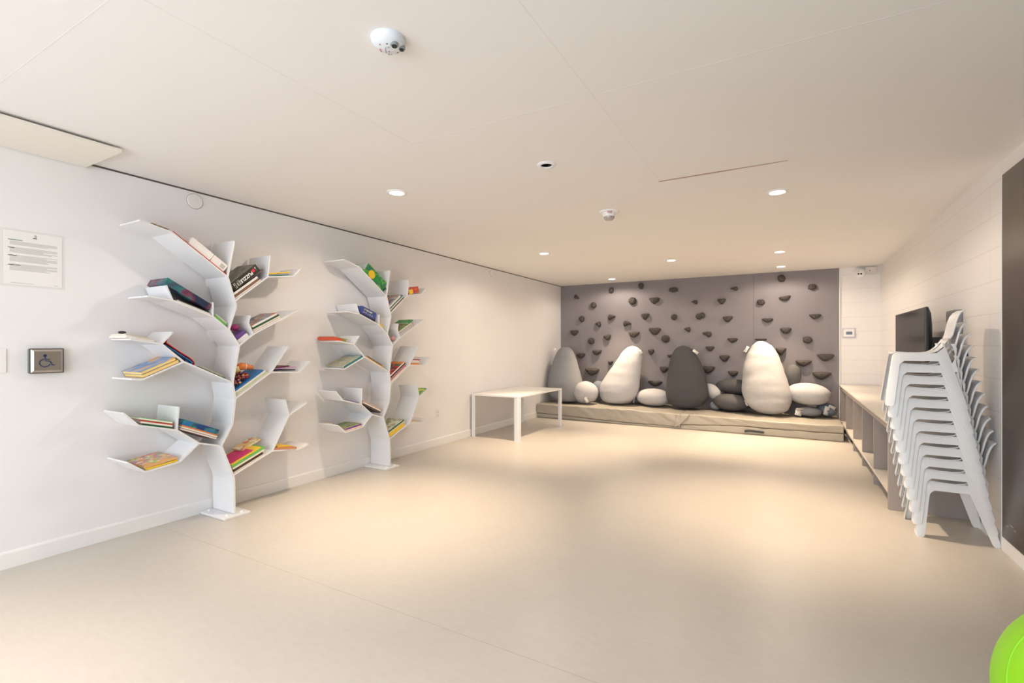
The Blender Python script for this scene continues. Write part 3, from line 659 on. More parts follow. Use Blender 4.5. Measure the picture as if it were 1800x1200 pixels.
bb = gbox(1, (1.745, 1.583), (1.985, 1.503), 0.0, 0.20, 0.2, 0.085, 'blue game box with pale lettering on the second left branch, far tree', C('box_blue', 60, 75, 150), d=0.008)
bm = bmesh.new(); box(bm, 0.03, 0.14, -0.001, 0, 0.055, 0.07)
for i in range(5): box(bm, 0.03+i*0.028, 0.044+i*0.028, -0.001, 0, 0.028+0.003*(i % 2), 0.036+0.003*(i % 2))
build('print', bm, C('pale_print', 195, 185, 170), bb)
bm = bmesh.new(); box(bm, 0.0, 0.2, -0.001, 0, 0.002, 0.012); build('dark_edge', bm, c_black, bb)
book(1, P['l2b'], P['J3'], 0.012, 0.06, 0.2, 0.03, 'small yellow book standing by the trunk beside the blue box, far tree', c_yel, d=0.02, spine='F')
stack(1, 'r2a', 'r2c', [
    dict(s=0.012, L=0.25, W=0.22, T=0.014, label='purple-grey book lowest under the green-topped pile, far tree', cover=C('mauve', 120, 105, 125), pages=M_page2),
    dict(s=0.018, L=0.25, W=0.22, T=0.012, label='dark grey book in the green-topped pile, far tree', cover=c_grey, pages=M_page2),
    dict(s=0.018, L=0.25, W=0.22, T=0.012, label='black-edged book in the green-topped pile, far tree', cover=c_black, pages=M_page2),
    dict(s=0.02, L=0.235, W=0.22, T=0.014, label='yellow-green picture book on the green-topped pile, far tree', cover=p_green2, pages=M_page2)])
book(1, P['r2a'], P['r2c'], 0.205, 0.08, 0.2, 0.016, 'bright green booklet end on top of the upper right pile, far tree', c_green, lift=0.055, d=0.012, spine='F', name='booklet')
bm = bmesh.new(); bmesh.ops.create_uvsphere(bm, u_segments=16, v_segments=10, radius=0.028)
o = build('soft_ball', bm, C('dusty_rose', 190, 140, 140), None, smooth=True); tag(o, 'small dusty pink ball in the nook right of the far trunk', 'ball'); o.location = (-3.655, 2.228+TOFF, 1.357)
stack(1, 'l3k', 'l3a', [
    dict(f=gbox, s=-0.03, L=0.15, W=0.22, T=0.03, label='flat red and olive box at the left end of the middle branch, far tree', m=C('coral', 215, 85, 60), d=0.05),
    dict(s=-0.03, L=0.17, W=0.2, T=0.006, label='thin yellow booklet on the red and olive box, far tree', cover=C('olive', 150, 140, 60), d=0.05, name='booklet')])
ob = [o for o in bpy.data.objects if o.get('label', '').startswith('flat red and olive')][0]
boxo('olive_panel', 0.105, 0.15, -0.001, 0.0, 0.002, 0.03, C('olive', 150, 140, 60), ob)
stack(1, 'l3b', 'J5', [
    dict(s=0.02, L=0.27, W=0.22, T=0.013, label='ochre-spined book lying by the trunk at mid height, far tree', cover=C('ochre2', 215, 160, 50), spine='F'),
    dict(s=0.04, L=0.22, W=0.21, T=0.010, label='dark grey book on the ochre one by the far trunk', cover=C('slate', 90, 90, 100), spine='F')])
stack(1, 'l3c', 'l3b', [
    dict(s=0.012, L=0.245, W=0.23, T=0.016, label='teal-edged book with a sandy cover, left middle branch, far tree', cover=c_teal, spine='F'),
    dict(s=0.006, L=0.235, W=0.24, T=0.006, label='thin sandy picture book on the teal-edged one, far tree', cover=p_sand, name='booklet')])
stack(1, 'J6', 'r3a', [
    dict(s=0.012, L=0.285, W=0.21, T=0.012, label='pale pink book lowest in the mid right pile, far tree', cover=C('blush', 220, 175, 165), pages=M_page2),
    dict(s=0.018, L=0.28, W=0.21, T=0.011, label='orange-red book in the mid right pile, far tree', cover=C('vermilion', 215, 105, 85), spine='F'),
    dict(s=0.022, L=0.28, W=0.21, T=0.012, label='lilac-paged book in the mid right pile, far tree', cover=c_navy, pages=C('pages_lilac', 205, 190, 215)),
    dict(s=0.026, L=0.275, W=0.21, T=0.013, label='navy-spined book in the mid right pile, far tree', cover=c_navy, spine='F'),
    dict(s=0.03, L=0.26, W=0.21, T=0.016, label='peach-edged book in the mid right pile, far tree', cover=c_org, pages=M_page2),
    dict(s=0.04, L=0.20, W=0.21, T=0.010, label='red comic book topping the mid right pile, far tree', cover=p_comic, spine='F')])
stack(1, 'r3a', 'r3b', [
    dict(s=0.022, L=0.15, W=0.17, T=0.016, label='orange book lowest on the mid right twig, far tree', cover=c_org, spine='F'),
    dict(s=0.034, L=0.14, W=0.17, T=0.014, label='green book second on the mid right twig, far tree', cover=C('sage', 110, 130, 90), pages=M_page2),
    dict(s=0.046, L=0.13, W=0.17, T=0.016, label='white-edged book third on the mid right twig, far tree', cover=c_white, pages=M_page2),
    dict(s=0.058, L=0.12, W=0.17, T=0.012, label='dark red book topmost on the mid right twig, far tree', cover=C('crimson', 160, 50, 60), spine='F')])
stack(1, 'l4a', 'l4b', [dict(s=0.012, L=0.195, W=0.2, T=0.010, label='single thin violet-grey book on the lower left branch, far tree', cover=C('violet_grey', 130, 125, 160), spine='F')])
stack(1, (1.765, 0.700), (2.045, 0.568), [
    dict(s=0.012, L=0.262, W=0.21, T=0.016, label='dark brown book lowest left of the far trunk', cover=C('cocoa', 80, 65, 65), spine='F'),
    dict(s=0.012, L=0.262, W=0.21, T=0.013, label='cream book in the middle left of the far trunk', cover=c_cream, pages=M_page2),
    dict(s=0.008, L=0.26, W=0.21, T=0.011, label='dusty pink book topmost left of the far trunk', cover=C('rose_tan', 200, 165, 150), spine='F')])
stack(1, 'l4e', 'l4d', [
    dict(s=0.015, L=0.195, W=0.22, T=0.013, label='orange-edged book lowest on the bottom left branch, far tree', cover=c_org, pages=M_page2),
    dict(s=0.012, L=0.19, W=0.22, T=0.013, label='purple-spined book on the bottom left branch, far tree', cover=c_purple, spine='F'),
    dict(s=0.010, L=0.19, W=0.22, T=0.005, label='meadow-green picture book topping the bottom left branch, far tree', cover=p_green2, name='booklet')])
book(1, P['l4g'], P['l4e'], 0.02, 0.09, 0.15, 0.02, 'small tan book at the outer end of the bottom left branch, far tree', c_tan, d=0.10, spine='F')
stack(1, 'J8', 'r4a', [
    dict(s=0.02, L=0.24, W=0.2, T=0.035, label='bright yellow ring-bound book lowest right of the far trunk', cover=c_yel, spine='F', up=0.004),
    dict(s=0.022, L=0.265, W=0.21, T=0.014, label='yellow-edged book second right of the far trunk', cover=C('amber', 205, 150, 40), pages=M_page2, up=0.004),
    dict(s=0.024, L=0.25, W=0.21, T=0.018, label='dark green-spined book third right of the far trunk', cover=C('fern', 40, 110, 75), spine='F', up=0.004),
    dict(s=0.028, L=0.23, W=0.21, T=0.008, label='pale printed picture book topmost right of the far trunk', cover=p_pal, spine='B', pages=M_page2, up=0.004)])
book(1, P['r4b'], P['r4g'], 0.012, 0.15, 0.2, 0.010, 'green and yellow booklet on the lower right upper twig, far tree', pattern('cover_lime_yellow', [srgb(60, 150, 60), srgb(220, 210, 90), srgb(120, 190, 80)], 30), d=0.01, name='booklet', lift=0.004)
book(1, P['r4a'], P['r4c'], 0.02, 0.19, 0.17, 0.012, 'tan book lying on the lowest right twig, far tree', c_tan, d=0.006, pages=M_page)

# ------------------------------------------------------------------ low table
t = empty('low_table', (-3.503, 6.40, 0), label='low white rectangular table against the left wall', cat='table')
tx, ty, tz = 0.386, 0.725, 0.60
def rrect(hx, hy, r, n=6):
    pts = []
    for cx, cy, a0 in ((hx-r, hy-r, 0), (-hx+r, hy-r, 90), (-hx+r, -hy+r, 180), (hx-r, -hy+r, 270)):
        for k in range(n+1):
            a = math.radians(a0+90*k/n); pts.append((cx+r*math.cos(a), cy+r*math.sin(a)))
    return pts
bm = bmesh.new(); prism(bm, rrect(tx, ty, 0.035), 'z', tz-0.022, tz); build('tabletop', bm, mat('table_white', (0.84, 0.82, 0.79), 0.3, var=0.01), t, bevel=0.003)
for sx in (-1, 1):
    for sy in (-1, 1):
        bm = bmesh.new()
        a, r, th = 0.068, 0.028, 0.012
        out = [(0, a)] + [(r-r*math.cos(q), r-r*math.sin(q)) for q in [math.radians(90*k/5) for k in range(6)]] + [(a, 0)]
        out = [(0, a)] + [(r-r*math.cos(math.radians(18*k)), r-r*math.sin(math.radians(18*k))) for k in range(6)] + [(a, 0)]
        inn = [(a, th)] + [(th+(r-th)*(1-math.cos(math.radians(90-18*k))), th+(r-th)*(1-math.sin(math.radians(90-18*k)))) for k in range(6)] + [(th, a)]
        poly = out+inn
        prism(bm, [(sx*(tx-0.002-p[0]), sy*(ty-0.002-p[1])) for p in poly], 'z', 0, tz-0.022)
        build('leg', bm, M_plast, t, smooth=True, angle=35)

# ------------------------------------------------------------------ gym mats
M_mat = mat('mat_vinyl', srgb(168, 161, 149), 0.42, var=0.03, vscale=3, bump=0.9, bscale=7)
M_seamd = mat('mat_seam', srgb(70, 60, 50), 0.7)
def cushion(name, x0, x1, y0, y1, zf, parent, amp=0.008, seed=0, fold=True):
    """zf(x) -> (z0,z1)"""
    bm = bmesh.new(); nx = int((x1-x0)/0.018); ny = 14; nz = 7
    def disp(x, y, z, edge):
        a = noise.noise(Vector((x*3.1+seed, y*2.0, z*4)))*amp + noise.noise(Vector((x*9.0+seed+z*16, y*3, z*10)))*amp*0.6
        return a
    # cross-section loop (y,z) rounded
    def section(x):
        z0, z1 = zf(x); r = min(0.018, (z1-z0)*0.4); pts = []
        n = 5
        sec = []
        # bottom-front -> front -> top -> back
        sec += [(y1, z0)]
        sec += [(y0+r, z0)]
        for k in range(1, n): a = math.radians(270-90*k/n); sec.append((y0+r+r*math.cos(a), z0+r+r*math.sin(a)))
        for k in range(nz+1): sec.append((y0, z0+r+(z1-z0-2*r)*k/nz))
        for k in range(1, n): a = math.radians(180-90*k/n); sec.append((y0+r+r*math.cos(a), z1-r+r*math.sin(a)))
        for k in range(ny+1): sec.append((y0+r+(y1-y0-r)*(k/ny)**1.3, z1))
        return sec
    rings = []
    for i in range(nx+1):
        x = x0+(x1-x0)*i/nx; z0, z1 = zf(x)
        e = min(1, min(x-x0, x1-x)/0.03); e = 0.35+0.65*e if e < 1 else 1
        ring = []
        for (y, z) in section(x):
            tt = (z-z0)/max(1e-6, z1-z0)
            a = disp(x, y, z, e)
            # diagonal folds on the front face, pinched at the upper edge
            fy = -abs(noise.noise(Vector((x*5.5+tt*1.6+seed*3, tt*0.7, seed))))*amp*1.3*(tt*0.9+0.1)
            front = 1 if y < y0+0.05 else 0
            ny_ = y + (a*0.7+fy if front else 0)
            nz_ = z + (a*0.8 if tt > 0.6 else (0 if tt < 0.02 else a*0.3)) 
            nz_ = max(nz_, z0+0.0005)
            ring.append((x, ny_, nz_))
        rings.append(ring)
    loft(bm, rings)
    return build(name, bm, M_mat, parent, smooth=True, angle=60)
def gym_mat(x0, x1, zmid, ztop, label, handle_x, seed):
    r = empty('gym_mat', ((x0+x1)/2, 8.3, 0), label=label, cat='mat')
    for o_ in (cushion('lower_pad', x0, x1, 7.765, 8.82, lambda x: (0.0, zmid(x)-0.003), r, 0.007, seed),
               cushion('upper_pad', x0, x1, 7.758, 8.825, lambda x: (zmid(x), ztop(x)), r, 0.017, seed+5)):
        o_.parent = None; o_.parent = r; o_.matrix_parent_inverse = Matrix.Translation(-Vector(r.location))
    if handle_x:
        bm = bmesh.new(); prism(bm, [(handle_x-0.12, 0.052), (handle_x-0.10, 0.066), (handle_x-0.05, 0.07), (handle_x+0.07, 0.064), (handle_x+0.12, 0.058), (handle_x+0.12, 0.036), (handle_x+0.06, 0.036), (handle_x-0.05, 0.042), (handle_x-0.12, 0.034)], 'y', 7.742, 7.750)
        o_ = build('handle', bm, M_dark, r); o_['label'] = 'black carry handle'; o_.matrix_parent_inverse = Matrix.Translation(-Vector(r.location))
        for dx in (-0.11, 0.11):
            bm = bmesh.new(); box(bm, handle_x+dx-0.016, handle_x+dx+0.016, 7.745, 7.765, 0.033, 0.063); o2 = build('handle_mount', bm, mat('mount_grey', (0.12, 0.11, 0.1), 0.5), o_)
    return r
def lerp(a, b, t): return a+(b-a)*max(0, min(1, t))
gym_mat(-3.895, -1.435, lambda x: lerp(0.082, 0.030, (x+3.9)/1.6), lambda x: lerp(0.245, 0.232, (x+3.9)/2.4), 'beige folding gym mat on the left half of the platform by the left wall', None, 1)
gym_mat(-1.43, 0.640, lambda x: lerp(0.07, 0.112, (x+1.4)/0.7), lambda x: lerp(0.226, 0.214, (x+1.4)/2.0), 'beige folding gym mat with a black handle on the right half of the platform', -0.42, 9)
# diagonal flap where the left cover overlaps the right one
bm = bmesh.new()
q = [(-1.52, 7.742, 0.028), (-1.43, 7.738, 0.075), (-1.33, 7.735, 0.19), (-1.30, 7.742, 0.232), (-1.32, 7.80, 0.240), (-1.44, 7.80, 0.242), (-1.50, 7.745, 0.20)]
loft(bm, [[p for p in q], [(p[0]-0.002, p[1]+0.012, p[2]-0.006) for p in q]])
fo = build('cover_flap', bm, M_mat, [o for o in bpy.data.objects if o.name == 'gym_mat'][0]); fo.matrix_parent_inverse = Matrix.Translation(-Vector(fo.parent.location))

# ------------------------------------------------------------------ pebble poufs
def fab(name, c): return mat(name, c, 0.9, spec=0.2, var=0.03, vscale=25, bump=0.15, bscale=260)
F_light = fab('fabric_light_grey', srgb(188, 187, 190)); F_mid = fab('fabric_mid_grey', srgb(138, 139, 143)); F_dark = fab('fabric_charcoal', srgb(82, 81, 83))
F_pale = fab('fabric_pale', srgb(182, 180, 180)); F_cool = fab('fabric_blue_grey', srgb(125, 132, 143)); F_dk2 = fab('fabric_dark_grey', srgb(96, 95, 96))
M_tag = mat('care_tag_white', (0.85, 0.84, 0.82), 0.6)
def interp(rows, z):
    if z <= rows[0][0]: return rows[0][1:]
    for a, b in zip(rows, rows[1:]):
        if a[0] <= z <= b[0]:
            t = (z-a[0])/(b[0]-a[0]); return [a[i]+(b[i]-a[i])*t for i in (1, 2)]
    return rows[-1][1:]
def pouf(label, rows, y0, y1, dk, m, wr=0.012, seed=0, tags=(), group='giant pebble poufs'):
    """rows: silhouette (z, xl, xr) bottom to top; y0->y1 centre depth"""
    zb, zt = rows[0][0]-0.012, rows[-1][0]+0.008
    xm = (rows[0][1]+rows[0][2])/2
    root = empty('pebble_pouf', (xm, y0, zb), label=label, cat='pouf', group=group)
    bm = bmesh.new(); N = 44; M = 40; rings = []
    amax = max((r[2]-r[1])/2 for r in rows)
    # smooth rows by resampling with a cosine distribution towards the ends
    for j in range(1, M):
        u = 0.5-0.5*math.cos(PI*j/M); z = zb+(zt-zb)*u
        zz = z
        def sm(zq):
            acc = [0, 0]; 
            for dz, wgt in ((-0.05, 1), (-0.025, 2), (0, 3), (0.025, 2), (0.05, 1)):
                q = interp(rows, max(rows[0][0], min(rows[-1][0], zq+dz))); acc[0] += q[0]*wgt; acc[1] += q[1]*wgt
            return acc[0]/9, acc[1]/9
        xl, xr = sm(zz) if 0.08 < u < 0.92 else interp(rows, zz)
        a = (xr-xl)/2; cx = (xl+xr)/2
        e0 = min(1, (z-zb)/0.03); e1 = min(1, (zt-z)/0.022)
        k = math.sqrt(max(0, 1-(1-e0)**2))*math.sqrt(max(0, 1-(1-e1)**2))
        a *= max(0.1, k) if k < 1 else 1
        b = a*dk; cy = y0+(y1-y0)*u
        ring = []
        for i in range(N):
            th = 2*PI*i/N
            ring.append([cx+a*math.cos(th), cy+b*math.sin(th), z])
        rings.append(ring)
    for ring in rings:
        for p in ring:
            w_ = noise.noise(Vector((p[0]*2.2+seed, p[1]*2.2, p[2]*9)))*wr + noise.noise(Vector((p[0]*5+seed, p[1]*5, p[2]*22)))*wr*0.35
            p[1] += w_*1.1; p[0] += w_*0.35
    rings = [[(p[0]-xm, p[1]-y0, p[2]-zb) for p in r] for r in rings]
    loft(bm, rings)
    build('body', bm, m, root, smooth=True, sub=1)
    for i, (x, y, z, rot, L) in enumerate(tags):
        bm = bmesh.new(); box(bm, -0.022, 0.022, -0.0015, 0.0015, -L/2, L/2)
        bmesh.ops.subdivide_edges(bm, edges=bm.edges[:], cuts=3)
        for v in bm.verts: v.co.y += 0.012*math.sin(v.co.z*60)
        o = build('care_tag', bm, M_tag, root, smooth=True); o.location = (x-xm, y-y0, z-zb); o.rotation_euler = (0.3, rot, 0.2)
    return root
R1 = [(0.271, -3.709, -3.265), (0.347, -3.822, -3.23), (0.447, -3.878, -3.216), (0.593, -3.89, -3.224), (0.773, -3.862, -3.275), (0.931, -3.813, -3.327), (1.09, -3.764, -3.379), (1.185, -3.715, -3.432), (1.248, -3.655, -3.496)]
R2 = [(0.264, -2.823, -2.432), (0.343, -2.937, -2.318), (0.442, -2.977, -2.264), (0.561, -2.963, -2.25), (0.694, -2.885, -2.246), (0.845, -2.786, -2.232), (0.997, -2.688, -2.228), (1.148, -2.601, -2.234), (1.23, -2.524, -2.29), (1.265, -2.459, -2.356)]
R3 = [(0.262, -1.652, -1.277), (0.315, -1.731, -1.203), (0.407, -1.774, -1.137), (0.517, -1.798, -1.124), (0.684, -1.786, -1.145), (0.872, -1.768, -1.192), (1.013, -1.755, -1.258), (1.136, -1.718, -1.324), (1.232, -1.658, -1.41), (1.27, -1.589, -1.487)]
R4 = [(0.256, -0.382, -0.096), (0.311, -0.485, 0.0), (0.392, -0.566, 0.044), (0.517, -0.617, 0.059), (0.643, -0.636, 0.03), (0.815, -0.623, -0.022), (0.989, -0.609, -0.075), (1.147, -0.563, -0.129), (1.271, -0.501, -0.207), (1.343, -0.43, -0.311)]
pouf('tall mid-grey pebble pouf leaning in the left corner by the table', R1, 8.20, 8.30, 0.85, F_mid, 0.006, 1, [(-3.735, 8.17, 1.20, 0.9, 0.06)])
pouf('tall pale pebble pouf leaning to the right, second from the left', R2, 8.40, 8.60, 0.72, F_light, 0.016, 2, [(-2.235, 8.48, 1.17, -0.5, 0.07)])
pouf('tall charcoal pebble pouf in the middle of the mats', R3, 8.38, 8.58, 0.75, F_dark, 0.006, 3, [(-1.32, 8.44, 1.175, -0.9, 0.10)])
pouf('tallest pebble pouf, pale grey, right of the charcoal one', R4, 8.30, 8.57, 0.80, F_pale, 0.018, 4, [(-0.56, 8.38, 1.22, 0.5, 0.10)])
def pebble(label, c, r, m, rot=(0, 0, 0), seed=0, egg=0.0, tags=(), square=1.0):
    root = empty('pebble_cushion', c, rot, label=label, cat='cushion', group='small pebble cushions')
    bm = bmesh.new(); bmesh.ops.create_uvsphere(bm, u_segments=32, v_segments=20, radius=1.0)
    for v in bm.verts:
        x, y, z = v.co
        f = lambda q: math.copysign(abs(q)**square, q)
        x, y, z = f(x), f(y), f(z)
        k = 1+egg*x
        n_ = 1+0.03*noise.noise(Vector((x*1.5+seed, y*1.5, z*1.5)))
        v.co = (x*r[0]*n_, y*r[1]*k*n_, z*r[2]*k*n_)
    build('body', bm, m, root, smooth=True)
    for (x, y, z, rt, w_, L) in tags:
        bm = bmesh.new(); box(bm, -w_/2, w_/2, -0.0015, 0.0015, -L/2, L/2)
        bmesh.ops.subdivide_edges(bm, edges=bm.edges[:], cuts=3)
        for v in bm.verts: v.co.y += 0.012*math.sin(v.co.z*50+v.co.x*20)
        o = build('care_tag', bm, M_tag, root, smooth=True); o.location = (x, y, z); o.rotation_euler = rt
    return root
pebble('round pale pebble cushion with a white tag, between the mid-grey and pale poufs', (-3.13, 8.17, 0.445), (0.225, 0.20, 0.198), F_light, (0, 0, 0), 1, tags=[(0.09, -0.19, -0.11, (0.3, -0.5, 0.2), 0.05, 0.09)])
o = [q for q in bpy.data.objects if q.get('label', '').startswith('round pale pebble')][0]
bm = bmesh.new(); lathe(bm, [(0.0005, -0.004), (0.008, -0.004), (0.008, 0.0), (0.0005, 0.0)], 12, (0.055, -0.193, -0.02), 'y'); build('button', bm, F_mid, o)
pebble('pale pebble cushion half hidden behind the round tagged one', (-3.05, 8.62, 0.44), (0.14, 0.15, 0.19), F_cool, (0, 0, 0), 2)
pebble('pale oval pebble cushion lying left of the charcoal pouf', (-2.02, 8.50, 0.388), (0.285, 0.22, 0.148), F_light, (0, 0.03, 0), 3, square=0.92)
pebble('small grey pebble cushion behind the pale leaning pouf', (-2.28, 8.66, 0.335), (0.13, 0.12, 0.080), F_cool, (0, -0.1, 0), 4, tags=[(-0.08, -0.15, -0.01, (0.2, 0.3, 0), 0.03, 0.09)])
pebble('small pale pointed pebble cushion leaning right of the charcoal pouf', (-1.07, 8.58, 0.53), (0.15, 0.12, 0.100), F_light, (0, 0.85, 0), 5, egg=0.25)
pebble('tiny blue-grey pebble cushion on the mat right of the charcoal pouf', (-1.03, 8.50, 0.300), (0.085, 0.09, 0.070), F_cool, (0, 0.3, 0), 6)
pebble('dark grey oval pebble cushion, upper of two left of the tallest pouf', (-0.745, 8.64, 0.610), (0.29, 0.17, 0.122), F_dark, (0, 0.06, 0), 7)
pebble('dark grey oval pebble cushion, lower of two left of the tallest pouf', (-0.79, 8.50, 0.372), (0.27, 0.20, 0.132), F_dk2, (0, 0.05, 0), 8, square=0.95, tags=[(0.22, -0.12, 0.02, (0.2, -0.6, 0), 0.022, 0.09)])
pebble('small dark grey pebble cushion standing high right of the tallest pouf', (0.055, 8.66, 0.80), (0.125, 0.13, 0.19), F_dk2, (0, 0.15, 0), 9)
pebble('large pale flat oval pebble cushion right of the tallest pouf', (0.265, 8.50, 0.555), (0.285, 0.24, 0.165), F_light, (0, 0.08, 0), 10, square=0.93)
pebble('small grey oval pebble cushion with a white tag under the large pale oval', (0.265, 8.46, 0.302), (0.17, 0.15, 0.074), F_mid, (0, 0.02, 0), 11, square=0.92, tags=[(-0.13, -0.13, -0.02, (0.3, 0.2, 0.2), 0.09, 0.075), (-0.11, -0.12, 0.03, (1.2, 0.1, 0.1), 0.11, 0.06)])
pebble('blue-grey pebble cushion with two white tags beside the shelf unit', (0.50, 8.60, 0.325), (0.135, 0.15, 0.10), F_cool, (0, 0.1, 0), 12, tags=[(-0.01, -0.15, 0.0, (0.1, 0.1, 0), 0.06, 0.13), (0.05, -0.12, 0.05, (0.8, 0.3, 0), 0.09, 0.07)])

# ------------------------------------------------------------------ climbing holds
M_hold = pattern('climbing_hold_resin', [srgb(58, 53, 52), srgb(76, 70, 66), srgb(64, 59, 57), srgb(90, 83, 76)], 30, rough=0.75, kind='noise')
M_bolt = mat('hold_bolt', srgb(45, 38, 34), 0.4, metal=0.6)
def hold_mesh(kind, seed):
    bm = bmesh.new(); n = 20; out = []
    rnd = random.Random(seed)
    if kind == 'round':
        out = [(math.cos(a)*(1+0.10*rnd.uniform(-1, 1)), math.sin(a)*(1+0.10*rnd.uniform(-1, 1))) for a in [2*PI*k/n for k in range(n)]]
    elif kind == 'half':   # flat top, bulging below
        base = [(-1, .75), (-.5, .92), (0, .9), (.5, .93), (1, .78), (.92, .35), (.72, -.15), (.42, -.65), (.1, -.95), (-.15, -.95), (-.5, -.6), (-.8, -.1), (-.98, .35)]
        out = [(x+rnd.uniform(-.05, .05), y+rnd.uniform(-.07, .07)) for x, y in base]
    elif kind == 'tri':    # skewed wedge
        base = [(-1, .35), (-.55, .6), (0, .8), (.6, .95), (.85, .6), (.95, .1), (.85, -.5), (.55, -.95), (.1, -.65), (-.4, -.15), (-.85, .05)]
        out = [(x+rnd.uniform(-.06, .06), y+rnd.uniform(-.06, .06)) for x, y in base]
    elif kind == 'ledge':
        base = [(-1, .6), (0, .7), (1, .65), (.98, -.2), (.6, -.7), (0, -.9), (-.6, -.7), (-1, -.1)]
        out = base
    cx = sum(p[0] for p in out)/len(out); cy = sum(p[1] for p in out)/len(out)
    levels = [(1.0, 0.0), (1.0, -0.35), (0.86, -0.72), (0.58, -0.95), (0.26, -1.02), (0.05, -0.98)]
    rings = []
    for f, d in levels:
        rings.append([(cx+(x-cx)*f+rnd.uniform(-.03, .03)*(f < 1), d+rnd.uniform(-.05, .05)*(d < -0.1 and f > 0.1), cy+(y-cy)*f*(1)+(0.10*(1-f) if kind != 'round' else 0)) for x, y in out])
    loft(bm, rings)
    me = bpy.data.meshes.new('hold'); bmesh.ops.recalc_face_normals(bm, faces=bm.faces[:]); bm.to_mesh(me); bm.free()
    me.materials.append(M_hold)
    for p in me.polygons: p.use_smooth = True
    try: me.set_sharp_from_angle(angle=math.radians(38))
    except Exception: pass
    return me, (cx, cy+0.1)
PROTO = {}
for kd in ('round', 'half', 'tri', 'ledge'):
    PROTO[kd] = [hold_mesh(kd, s) for s in (1, 2, 3)]
bm = bmesh.new(); lathe(bm, [(0.0005, -0.004), (0.007, -0.004), (0.008, 0.0), (0.0005, 0.0)], 10, axis='y'); bme = bpy.data.meshes.new('bolt'); bmesh.ops.recalc_face_normals(bm, faces=bm.faces[:]); bm.to_mesh(bme); bm.free(); bme.materials.append(M_bolt)
th = math.atan2(485, 855.); cc, ss = math.cos(th), math.sin(th)
def onY(px, py, Y):
    u = (px-900)/855; v = (607-py)/855; k = Y/(cc+u*ss)
    return k*(-ss+u*cc), 1.28+k*v, k
HOLDS = []
# first survey of the wall (x, y measured, w, h, kind, lean)
for (x, y, w_, h_, kd, rt) in [
    (198, 257, 38, 62, 'tri', 40), (566, 180, 46, 56, 'round', 0), (880, 133, 52, 60, 'round', 0), (1222, 175, 84, 52, 'round', 0), (380, 338, 54, 60, 'round', 0), (790, 292, 74, 72, 'round', 0),
    (1023, 290, 98, 66, 'half', 0), (1445, 307, 56, 50, 'tri', 0), (255, 482, 54, 60, 'round', 0), (570, 467, 70, 66, 'tri', 0), (925, 456, 74, 66, 'half', 0), (1230, 462, 56, 56, 'round', 0), (427, 541, 56, 60, 'tri', 0),
    (733, 535, 76, 62, 'tri', -10), (176, 630, 82, 58, 'half', 0), (528, 678, 74, 58, 'half', 12), (808, 648, 100, 58, 'half', 0), (1028, 614, 110, 74, 'half', 0), (1368, 595, 58, 54, 'tri', 0), (1492, 456, 56, 62, 'round', 0),
    (1140, 692, 76, 70, 'round', 0), (355, 716, 62, 66, 'round', 0), (415, 836, 92, 54, 'half', 0), (247, 870, 84, 54, 'half', 0), (988, 832, 58, 58, 'half', 0), (558, 945, 48, 44, 'half', 0), (1182, 874, 44, 30, 'half', 0),
    (368, 1040, 134, 76, 'half', 0), (1125, 1018, 84, 64, 'half', -5), (1030, 1163, 130, 58, 'half', 0)]:
    HOLDS.append((980+x/6, 480+y/6, w_/6, h_/6, kd, rt))
for (x, y, w_, h_, kd, rt) in [
    (386, 204, 60, 40, 'tri', 0), (837, 105, 56, 66, 'round', 25), (265, 325, 66, 56, 'half', 0), (1133, 187, 64, 58, 'round', 0), (640, 333, 62, 54, 'round', 0), (872, 296, 88, 46, 'half', 8), (62, 466, 80, 58, 'tri', 20), (323, 495, 78, 56, 'half', 0),
    (706, 507, 86, 42, 'half', 0), (1163, 470, 88, 48, 'half', 0), (123, 640, 78, 54, 'tri', -8), (880, 608, 84, 62, 'half', 0), (370, 698, 80, 44, 'half', 0), (1087, 694, 72, 60, 'round', 0), (153, 778, 70, 46, 'half', 0), (500, 795, 34, 36, 'tri', 0),
    (833, 803, 78, 70, 'half', 0), (292, 872, 80, 62, 'half', 0), (1265, 863, 124, 68, 'half', 0), (1050, 917, 120, 60, 'half', 0), (136, 979, 106, 68, 'half', 0), (375, 1018, 78, 52, 'half', 0), (1224, 1037, 138, 72, 'half', 0), (640, 690, 88, 22, 'ledge', 0)]:
    HOLDS.append((1220+x/5.4538, 470+y/5.4538, w_/5.4538, h_/5.4538, kd, rt))
pos = []
for i, (px, py, w_, h_, kd, rt) in enumerate(HOLDS):
    X_, Z_, k = onY(px, py, YB-0.02)
    pos.append([X_, Z_, w_*k/855*1.12, h_*k/855*1.08, kd, rt, i])
bands = [2.45, 2.22, 1.99, 1.72, 1.50, 1.28, 1.05, 0.85, 0.0]
ordn = ['first', 'second', 'third', 'fourth', 'fifth', 'sixth', 'seventh', 'eighth', 'ninth', 'tenth', 'eleventh', 'twelfth', 'thirteenth']
rown = ['the top row', 'the second row down', 'the third row down', 'the fourth row down', 'the fifth row down', 'the sixth row down', 'the seventh row down', 'the bottom row']
look = {'round': 'rounded', 'half': 'flat-topped', 'tri': 'wedge-shaped', 'ledge': 'flat ledge-like'}
